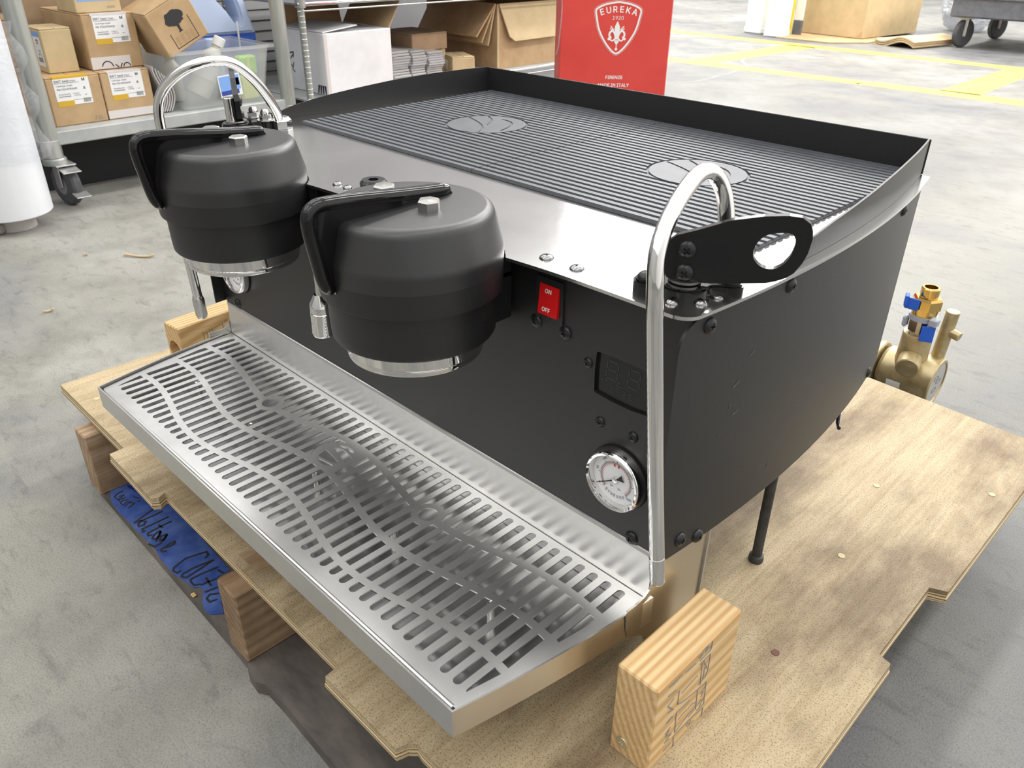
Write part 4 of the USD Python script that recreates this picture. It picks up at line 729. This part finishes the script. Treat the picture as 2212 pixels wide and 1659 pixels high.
part(tb, 'text_print', TR(frame(cat_([ext(sbox(*onf(.050+c_*.019, .018+r_2*.0048), *onf(.050+c_*.019+.0135, .020+r_2*.0048)), .0003) for c_ in range(4) for r_2 in range(6)]), (0, 1, 0), (0, 0, 1), (1, 0, 0), (-2.15, 0, 0))), M['cardfold'])
# foam sheets between carton and tote
for i in range(5):
    y = .698+i*.0085; o = np.array([(y+.004, SZ+.006), (y+.012, SZ+.020), (y+.022, SZ+.05), (y+.010, SZ+.10), (y-.001, SZ+.150-.008*i)])
    s = smoothpath([(0, a, b) for a, b in o], 24)[:, 1:]
    part(None, 'foam_sheet', frame(ext(LineString(s).buffer(.0022), .19), (0, 1, 0), (0, 0, 1), (1, 0, 0), (-2.38, 0, 0)), M['greyfoam'], label='bent grey foam sheet beside the cartons, %s from the left' % ('first', 'second', 'third', 'fourth', 'fifth')[i], cat='foam sheet', group='bent foam sheets by the tote')
# clear tote and its contents
tt_ = thing('clear_tote', 'clear plastic tote full of bottles on the rolling shelf', 'tote', (-2.28, .94, SZ))
def trect(x0, x1, y0, y1, z, c=.02):
    return np.array([(a, b, z) for a, b in sbox(x0+c, y0+c, x1-c, y1-c).buffer(c, 4).exterior.coords[:-1]])
o_ = man(loft([trect(-2.44, -2.165, .772, 1.085, SZ+.001), trect(-2.455, -2.15, .762, 1.118, .410)])); i_ = man(loft([trect(-2.437, -2.168, .775, 1.082, SZ+.004), trect(-2.452, -2.153, .765, 1.115, .412)]))
def fixed(m):
    m = tm(m); m.fix_normals(); return m
o2 = fixed(loft([trect(-2.44, -2.165, .772, 1.085, SZ+.001)[::-1], trect(-2.455, -2.15, .762, 1.118, .410)[::-1]])); i2 = fixed(loft([trect(-2.437, -2.168, .775, 1.082, SZ+.004)[::-1], trect(-2.452, -2.153, .765, 1.115, .412)[::-1]]))
part(tt_, 'tub', man(o2) - man(i2), M['clearbin'])
rim_ = mext(sbox(-2.462, .754, -2.143, 1.128).buffer(.004), .010, .406) - mext(sbox(-2.451, .766, -2.154, 1.114).buffer(.003), .03, .40)
part(tt_, 'rim', rim_, M['clearbin'])
def bottle(name, label, a, b, r, cr_, m, capm, cat='bottle'):
    a, b = np.array(a, float), np.array(b, float); L = float(np.linalg.norm(b-a)); t = thing(name, label, cat, tuple(a))
    part(t, 'body', along(lathe([(0, 0), (r*.9, 0), (r, .008), (r, L*.62), (r*.85, L*.70), (cr_, L*.80), (cr_, L*.86), (0, L*.86)], 36), a, b), m, smooth=35)
    part(t, 'cap', along(lathe([(0, 0), (cr_*1.25, 0), (cr_*1.25, L*.13), (cr_*1.1, L*.145), (0, L*.145)], 24), a+(b-a)*.855, b+(b-a)), capm, smooth=35)
    return t
wb_ = bottle('white_bottle', 'white bottle leaning in the tote with its cap above the rim', (-2.245, .862, SZ+.035), (-2.235, .976, .440), .040, .0165, M['creamplastic'], M['whiteplastic'])
part(wb_, 'bottle_label', along(lathe([(.0405, .06), (.0408, .06), (.0408, .11), (.0405, .11)], 36), (-2.245, .862, SZ+.035), (-2.235, .976, .440)), M['whiteplastic'])
bottle('white_bottle', 'cream bottle standing at the left end of the tote', (-2.36, .830, SZ+.006), (-2.36, .832, .400), .034, .016, M['creamplastic'], M['whiteplastic'])
bottle('blue_bottle', 'pale blue bottle standing upright in the middle of the tote', (-2.36, .995, SZ+.006), (-2.36, .998, .425), .036, .016, M['bluejug'], M['bluejug'])
bottle('grey_bottle', 'dark grey bottle lying low in the front of the tote', (-2.30, .92, SZ+.035), (-2.30, 1.05, SZ+.045), .026, .012, M['greyplastic'], M['greyplastic'])
pk = thing('green_pack', 'lime green packet standing at the right end of the tote', 'packet', (-2.21, 1.05, SZ+.006))
part(pk, 'upper', cbox(-2.23, -2.19, 1.012, 1.080, .315, .378, .006), M['greenbag']); part(pk, 'lower', cbox(-2.23, -2.19, 1.008, 1.074, SZ+.006, .3145, .006), M['yellowpack'], label='pale yellow lower half')
part(pk, 'stripe', cbox(-2.1898, -2.1890, 1.040, 1.052, .318, .376, .0003), M['yellowpack'])
cd = thing('printed_card', 'blue printed card with a salmon oval on the front of the tote', 'card', (-2.16, .945, .30))
part(cd, 'card', rotax(decal(sbox(.903, .256, .987, .329), (-2.1555, 0, 0), FX, .0012), 4, (1, 0, 0), (0, .945, .29)), M['labelwhite'])
for n_, pl, m_ in (('print', sbox(.907, .277, .983, .325), M['labelblue']), ('print', sbox(.907, .262, .975, .283), M['navy']), ('print', Point(.926, .317).buffer(.0075).union(Point(.937, .318).buffer(.0075)), M['salmon']), ('print', sbox(.955, .290, .981, .315), M['mustard'])):
    part(cd, n_, rotax(decal(pl, (-2.1542+.0002*len(taken) % .0003, 0, 0), FX, .0005), 4, (1, 0, 0), (0, .945, .29)), m_)
# blue detergent jug behind the tote
jg = thing('blue_jug', 'large translucent blue jug with a moulded handle behind the clear tote', 'jug', (-2.55, 1.09, SZ))
JO = Polygon([(.955, .2245), (1.245, .2245), (1.255, .30), (1.255, .42), (1.245, .455), (1.235, .50), (1.215, .56), (1.19, .61), (1.14, .63), (1.09, .625), (1.05, .60), (1.0, .555), (.965, .50), (.952, .44)]).buffer(.012).buffer(-.012)
JH = Polygon([(1.105, .575), (1.135, .585), (1.165, .56), (1.185, .52), (1.195, .475), (1.19, .455), (1.175, .462), (1.15, .50), (1.115, .54)]).buffer(.006).buffer(-.002)
def jslab(p, x0, x1): return frame(ext(p, x1-x0), (0, 1, 0), (0, 0, 1), (1, 0, 0), (x0, 0, 0))
upper = JO.difference(JH).intersection(sbox(.5, .4185, 1.6, .8)); lower = JO.intersection(sbox(.5, .2, 1.6, .4180))
part(jg, 'body', cat_([jslab(upper.buffer(-.010), -2.595, -2.485), jslab(upper, -2.585, -2.495)]), M['bluejug'])
part(jg, 'liquid', cat_([jslab(lower.buffer(-.010).buffer(.0), -2.595, -2.485), jslab(lower, -2.585, -2.495)]), M['blueliquid'], label='dark blue liquid filling the lower half')
part(jg, 'seam', jslab(LineString([(1.178, .46), (1.176, .36)]).buffer(.003), -2.486, -2.482), M['whiteplastic'])
# slatted panel
lv = thing('slatted_panel', 'grey slatted panel standing behind the jug', 'panel', (-2.85, 1.4, 0))
part(lv, 'frame', cbox(-2.885, -2.865, 1.17, 1.60, 0.0, .95), M['wallgrey'])
for i in range(21):
    part(lv, 'slat', rotax(cbox(-2.864, -2.856, 1.19, 1.58, .04+i*.0425, .04+i*.0425+.0395, .001), -7, (0, 1, 0), (-2.86, 1.4, .06+i*.0425)), M['slat'])

# ------------------------------------------------------------------ wire shelving and what stands on it
ws = thing('wire_shelf', 'chrome wire shelving unit with ringed posts behind the machine', 'shelf', (-2.45, 2.0, 0))
for x, y in ((-2.15, 1.262), (-2.72, 1.262), (-2.15, 2.86), (-2.72, 2.86)):
    p = part(ws, 'post', lathe([(0, 0), (.0130, 0), (.0130, 1.3), (0, 1.3)], 20).apply_translation((x, y, 0)), M['zinc'], smooth=40)
    part(p, 'ring_groove', cat_([lathe([(.0130, 0), (.0138, .0012), (.0130, .0024)], 20).apply_translation((x, y, .03+.0195*i)) for i in range(44)]), M['satin'], smooth=40)
    part(p, 'sleeve', lathe([(.0130, .527), (.0195, .527), (.0180, .57), (.0130, .57)], 20).apply_translation((x, y, 0)), M['zinc'], smooth=40)
for z in (.196, .530):
    s_ = part(ws, 'shelf', cbox(-2.74, -2.135, 1.24, 2.88, z+.004, z+.012, .001), M['shelfgrey'] if z < .4 else M['cartgrey'])
    part(s_, 'front_rail', rod((-2.142, 1.245, z+.008), (-2.142, 2.86, z+.008), .0072, 14), M['chrome'], smooth=40)
    part(s_, 'front_rail', rod((-2.142, 1.245, z-.014), (-2.142, 2.86, z-.014), .0035, 10), M['satin'], smooth=40)
WZ = .2085
wbx = thing('white_carton', 'white carton with lifted lid flaps and black stripes on its side', 'box', (-2.25, 1.5, WZ))
part(wbx, 'body', cbox(-2.48, -2.145, 1.342, 1.660, WZ, .4335, .003), M['whitecard'])
part(wbx, 'flap', rotax(cbox(-2.47, -2.15, 1.345, 1.505, .4350, .4385, .001), 6, (1, 0, 0), (0, 1.345, .435)), M['whitecard'], label='white flap lifted a little')
part(wbx, 'flap', rotax(cbox(-2.480, -2.476, 1.345, 1.655, .434, .60, .001), -12, (0, 1, 0), (-2.478, 1.5, .434)), M['card'], label='brown inner side of the raised rear flap')
part(wbx, 'flap', rotax(cbox(-2.47, -2.15, 1.656, 1.6595, .434, .56, .001), -32, (1, 0, 0), (0, 1.658, .434)), M['card'], label='brown raised end flap')
part(wbx, 'corner_tape', decal(sbox(1.343, WZ, 1.356, .432), (-2.145, 0, 0), FX, .0006), M['packtape'])
stripes = [Polygon([(-2.22+i*.018, WZ+.004), (-2.212+i*.018, WZ+.004), (-2.200+i*.014, WZ+.036), (-2.212+i*.014, WZ+.036)]) for i in range(4)]
part(wbx, 'stripe_print', frame(cat_([ext(p, .0005) for p in stripes]), (1, 0, 0), (0, 0, 1), (0, -1, 0), (0, 1.342, 0)), M['ink'])
hw = [LineString([(-2.395, .30), (-2.385, .29), (-2.375, .31)]), LineString([(-2.40, .32), (-2.37, .345), (-2.375, .33)]), LineString([(-2.395, .345), (-2.37, .35)]), LineString([(-2.39, .285), (-2.375, .275)])]
part(wbx, 'handwriting', frame(cat_([ext(l.buffer(.0022), .0005) for l in hw]), (1, 0, 0), (0, 0, 1), (0, -1, 0), (0, 1.342, 0)), M['ink'])
for i, (y0, y1, zt) in enumerate(((1.695, 1.795, .335), (1.80, 1.885, .330), (1.89, 1.985, .318))):
    t = thing('wrapped_bundle', ('left bundle of grey sheets in film beside the white carton', 'middle bundle of grey sheets in film beside the white carton', 'right bundle of grey sheets in film next to the tan carton')[i], 'bundle', (-2.3, (y0+y1)/2, WZ))
    n_ = 12; hh = (zt-WZ)/n_
    for j in range(n_):
        d = .006*math.sin(j*.9+i)+rng.uniform(-.002, .002)
        part(t, 'sheet', cbox(-2.40, -2.20+d, y0+.004+d*.4, y1-.004+d*.4, WZ+j*hh+.0006, WZ+(j+1)*hh-.0006, .002), M['greyfoam'] if (j+i) % 3 else M['shelfgrey'])
    part(t, 'film_wrap', loft([np.array([(a, b, z) for a, b in sbox(-2.402, y0, -2.190, y1).buffer(.003*math.sin(z*60)).exterior.coords[:4]]) for z in np.linspace(WZ+.001, zt+.003, 9)]), M['clearfilm'])
carton('tan_carton', 'flat tan carton under the brown one beside the wrapped bundles', -2.52, -2.30, 1.84, 2.08, WZ, .312, M['card2'])
carton('brown_carton', 'small brown carton on top at the back of the wire shelf', -2.52, -2.27, 1.865, 2.065, .313, .384, M['card3'])
tn = carton('tan_carton', 'small tan carton with a white sticker turned toward the corner of the big open box', -2.34, -2.17, 2.06, 2.165, WZ, .286, M['card2'], rot=-24)
part(tn, 'sticker', tn.R(decal(sbox(-2.28, .222, -2.24, .266), (0, 2.06, 0), FY, .0005)), M['labelwhite'])
ob = thing('open_carton', 'large brown carton with folded-down flaps left of the red box', 'box', (-2.45, 2.5, WZ))
x0, x1, y0, y1, z1 = -2.70, -2.20, 2.31, 2.72, .486
walls = mext(sbox(x0, y0, x1, y1), z1-WZ, WZ) - mext(sbox(x0+.006, y0+.006, x1-.006, y1-.006), 1, WZ+.006)
part(ob, 'body', walls, M['card'])
part(ob, 'corner_crease', cbox(x1-.004, x1+.0015, y0-.0015, y0+.010, WZ, z1, .0008), M['card2'])
fl = rotax(ext(Polygon([(y0+.004, 0), (y1, 0), (y1, -.158), (y0+.085, -.162), (y0+.052, -.140)]), .006), 0, (0, 0, 1))
fl = frame(fl, (0, 1, 0), (0, 0, 1), (1, 0, 0), (x1+.002, 0, z1)); fl = rotax(fl, -9, (0, 1, 0), (x1, 0, z1))
f1 = part(ob, 'flap', fl, M['card2'], label='pale flap folded down over the front')
for i, (a, l) in enumerate(((8, .175), (22, .172), (36, .165))):
    s_ = ext(Polygon([(x0+.05, 0), (x1-.006, 0), (x1-.03, -l), (x0+.05, -l)]), .008)
    s_ = frame(s_, (1, 0, 0), (0, 0, 1), (0, -1, 0), (0, y0-.002, z1-.002)); s_ = rotax(s_, -a, (1, 0, 0), (0, y0-.002, z1))
    part(ob, 'flap', s_, M['card2'] if i == 0 else M['card'], label='folded side flap hanging down')
# red carton
rb = thing('red_carton', 'red carton with a white crest and lettering behind the machine', 'box', (-1.19, 1.86, 0))
A_ = np.array([-1.188, 1.609, 0]); RU = np.array([.7071, .7071, 0]); RN = np.array([.7071, -.7071, 0]); FR = dict(right=RU, up_=(0, 0, 1), nor=RN)
def onred(u, v, o=0): return A_ + RU*u + RN*o + np.array([0, 0, v])
bb = cbox(0, .352, -.30, 0, 0, .74, .003); bb = frame(bb, RU, -RN, (0, 0, 1), A_) if False else bb
T4 = np.eye(4); T4[:3, 0] = RU; T4[:3, 1] = RN; T4[:3, 2] = (0, 0, 1); T4[:3, 3] = A_
bb.apply_transform(T4)
bb.fix_normals()
part(rb, 'body', bb, M['red'])
sd_ = cbox(-.0008, .0, -.298, -.003, .002, .738, .0002); sd_.apply_transform(T4); sd_.fix_normals(); part(rb, 'shaded_side_face', sd_, M['redshade'])  # thin darker sheet: the shade on this side is put into its colour
def shield(k):
    c = (.1812, .5); pts = [(.1812, .5895), (.215, .5845), (.244, .574), (.2545, .5655), (.2535, .545), (.246, .513), (.232, .483), (.212, .455), (.192, .436), (.1812, .4315)]
    pts += [(2*.1812-a, b) for a, b in pts[-2:0:-1]]
    q = smoothpath([(a, b, 0) for a, b in pts+pts[:1]], 120)[:, :2]
    return Polygon(q).buffer(0)
sh = shield(1)
crest = part(rb, 'crest', decal(sh.buffer(-.0008).difference(sh.buffer(-.0062)), tuple(onred(0, 0, .0002)), FR, .0004), M['white'], label='white shield outline')
part(crest, 'outline', decal(sh.buffer(.0022).difference(sh.buffer(.0016)), tuple(onred(0, 0, .0002)), FR, .0004), M['white'])
for i, ch in enumerate('EUREKA'):
    u = .1812 + (i-2.5)*.0208; part(crest, 'lettering', text(ch, .0175, onred(u, .5655-.42*(u-.1812)**2*7, .0002), FR, True, rot=-(u-.1812)*330), M['white'])
part(crest, 'lettering', text('1920', .0105, onred(.1812, .5405, .0002), FR), M['white'])
fd = [Polygon(smoothpath([(.1806+a, b, 0) for a, b in ((0, .5315), (.0075, .515), (.0080, .503), (.0042, .492), (.0035, .478), (-.0035, .478), (-.0042, .492), (-.0080, .503), (-.0075, .515), (0, .5315))], 50)[:, :2])]
for s in (1, -1):
    side = smoothpath([(.1806+s*a, b, 0) for a, b in ((.0045, .480), (.0085, .497), (.0155, .5025), (.0225, .4975), (.0240, .489), (.0195, .483))], 24)[:, :2]
    fd.append(LineString(side).buffer(.0030)); fd.append(Point(.1806+s*.0250, .4790).buffer(.0042))
    fd.append(LineString([(.1806+s*.0115, .506), (.1806+s*.0205, .5155)]).buffer(.0016)); fd.append(LineString([(.1806+s*.0135, .504), (.1806+s*.0225, .509)]).buffer(.0014))
    fd.append(LineString(smoothpath([(.1806+s*.004, .484, 0), (.1806+s*.009, .476, 0), (.1806+s*.015, .4735, 0), (.1806+s*.0195, .477, 0)], 14)[:, :2]).buffer(.0022))
fd += [Polygon([(.1806-.0085, .4725), (.1806+.0085, .4725), (.1806+.0015, .462), (.1806+.0012, .452), (.1806-.0012, .452), (.1806-.0015, .462)]), Point(.1806, .4485).buffer(.0042), LineString([(.1806-.009, .4745), (.1806+.009, .4745)]).buffer(.0014)]
part(crest, 'lily_emblem', decal(unary_union([f.buffer(0) for f in fd]), tuple(onred(0, 0, .0002)), FR, .0004), M['white'], label='white lily emblem')
part(rb, 'lettering', text('FIRENZE', .0098, onred(.1803, .3627, .0002), FR, True), M['white'], label='white lettering FIRENZE')
part(rb, 'lettering', text('MADE IN ITALY', .0098, onred(.1803, .3385, .0002), FR, True), M['white'], label='white lettering MADE IN ITALY')
fw_ = smoothpath([tuple(onred(-.004, .62, -.012)), tuple(onred(.002, .56, .004)), tuple(onred(-.002, .50, .006)), tuple(onred(-.006, .455, .002)), tuple(onred(-.012, .43, -.01))], 30)
part(rb, 'loose_film', sweep(fw_, .0022, 8), M['clearfilm'])

# ------------------------------------------------------------------ roll of stretch wrap at the left edge
rl = thing('stretch_wrap_roll', 'white roll of stretch wrap standing on its core at the left edge', 'roll', (-2.045, .165, 0))
part(rl, 'core', lathe([(.040, 0), (.056, 0), (.056, .60), (.040, .60)], 48).apply_translation((-2.010, .125, 0)), M['core'], smooth=40)
part(rl, 'wrap', lathe([(.0565, .045), (.108, .045), (.1105, .048), (.1105, .56), (.108, .563), (.0565, .563)], 64).apply_translation((-2.010, .125, 0)), M['wrapwhite'], smooth=40)
ff = [np.array([(-2.010+(.1115+.030*w*f)*math.cos(t), .125+(.1115+.030*w*f)*math.sin(t), z) for t, w in zip(np.linspace(-.5, 1.1, 14), np.linspace(0, 1, 14)**2)]) for z, f in zip(np.linspace(.20, .56, 12), 1+.5*np.sin(np.arange(12)*1.7))]
V_ = np.vstack(ff); F_ = [(i*14+j, i*14+j+1, (i+1)*14+j+1) for i in range(11) for j in range(13)] + [(i*14+j, (i+1)*14+j+1, (i+1)*14+j) for i in range(11) for j in range(13)]
part(rl, 'loose_film', trimesh.Trimesh(V_, F_, process=False), M['clearfilm'], smooth=60, label='loose clear film tail')
part(None, 'metal_bar', rod((-1.957, .076, .0155), (-2.14, -.12, .0155), .0145, 24, .002), M['satin'], smooth=40, label='round metal bar lying on the floor in front of the wrap roll', cat='metal bar')

# ------------------------------------------------------------------ far side of the hall
for i, (x, y, w, lab_) in enumerate(((-3.19, 6.46, .185, 'left white foam block standing on the far floor'), (-2.945, 6.335, .155, 'right white foam block beside the yellow post'))):
    t = thing('foam_block', lab_, 'foam block', (x, y, 0))
    part(t, 'block', rotz(cbox(x-w/2, x+w/2, y-.08, y+.08, 0, .95, .012), -12 if i == 0 else 6, (x, y, 0)), M['foamwhite'])
    part(t, 'foot', rotz(cbox(x-w/2-.004, x+w/2+.004, y-.085, y+.085, 0, .055, .01), -12 if i == 0 else 6, (x, y, 0)), M['foamwhite'])
yp = thing('yellow_post', 'yellow steel post with black foot beside the white foam blocks', 'post', (-2.93, 6.52, 0))
part(yp, 'flange', cbox(-2.985, -2.905, 6.495, 6.515, 0, 1.6, .003), M['yellowpaint']); part(yp, 'web', cbox(-2.965, -2.95, 6.515, 6.57, 0, 1.6, .003), M['yellowpaint'])
part(yp, 'grey_flange', cbox(-2.902, -2.825, 6.52, 6.54, .12, 1.6, .003), M['whiteplastic'], label='white cladding strip'); part(yp, 'foot', cbox(-2.902, -2.825, 6.515, 6.545, 0, .12, .003), M['cartgrey'], label='dark foot')
fb = carton('far_carton', 'large brown carton on the far floor beside the yellow post', -2.92, -2.27, 6.66, 7.5, .012, 1.0, M['card2'], rot=-8)
part(fb, 'torn_corner', Polygon and fb.R(decal(Polygon([(-2.33, .013), (-2.272, .013), (-2.272, .07)]), (0, 6.659, 0), FY, .003)), M['card'])
fc = thing('flat_cardboard', 'flat cardboard sheet under the large far carton', 'cardboard', (-2.6, 6.45, 0))
part(fc, 'sheet', ext(Polygon([(-2.90, 6.24), (-2.42, 6.22), (-2.2, 6.45), (-2.2, 6.9), (-2.9, 6.9)]), .008, .0008), M['card'])
pc_ = thing('folded_cardboard', 'buckled folded cardboard stack lying right of the far carton', 'cardboard', (-1.93, 6.65, 0))
for j in range(3):
    s = smoothpath([(-2.09, 6.6, .006+j*.016), (-1.97, 6.6, .006+j*.016), (-1.87, 6.6, .040+j*.014), (-1.80, 6.6, .034+j*.013), (-1.74, 6.6, .008+j*.016)], 24)
    P_ = LineString(s[:, [0, 2]]).buffer(.0055, cap_style=2)
    m = frame(ext(P_, .52), (1, 0, 0), (0, 0, 1), (0, -1, 0), (0, 6.92, 0)); part(pc_, 'layer', mv(rotz(m, -14, (-1.93, 6.65, 0)), 0, 0, .004), M['card2'] if j != 1 else M['card'])
bw = trimesh.creation.icosphere(4); p_ = bw.vertices.copy(); nn_ = meshkit.fbm(p_*3.1+5, 4, 3)[:, None]
bw.vertices = p_*(1+.35*(nn_-.5))*(.24, .22, .28) + (-2.0, 8.05, .25); bw.vertices[:, 2] = np.maximum(bw.vertices[:, 2], .001)
t = thing('bubble_wrap', 'crumpled heap of clear bubble film behind the far carton', 'bubble wrap', (-2.0, 8.05, 0)); part(t, 'film_heap', bw, M['bubble'], smooth=50)
ct = thing('platform_cart', 'dark grey platform cart loaded with a tan carton at the far right', 'cart', (-1.0, 7.2, 0))
part(ct, 'deck', cbox(-1.72, -.3, 6.70, 7.75, .215, .36, .012), M['cartgrey']); part(ct, 'deck_lip', cbox(-1.74, -.28, 6.685, 7.765, .345, .372, .006), M['cartgrey'])
for x, y in ((-1.62, 6.80), (-1.62, 7.62), (-.42, 6.80), (-.42, 7.62)):
    fk = part(ct, 'caster', cat_([cbox(x-.05, x+.05, y-.03, y+.03, .205, .216, .002), cbox(x-.03, x+.03, y-.030, y-.026, .08, .21, .002), cbox(x-.03, x+.03, y+.026, y+.030, .08, .21, .002)]), M['pressed'])
    part(fk, 'wheel', rotz(along(lathe([(0, 0), (.09, 0), (.10, .006), (.10, .034), (.09, .04), (0, .04)], 40), (x, y-.02, .1005), (x, y+1, .1005)), 70, (x, y, 0)), M['tyre'], smooth=30)
carton('cart_carton', 'tan carton riding on the far cart', -1.55, -.4, 6.74, 7.6, .373, .95, M['card'])
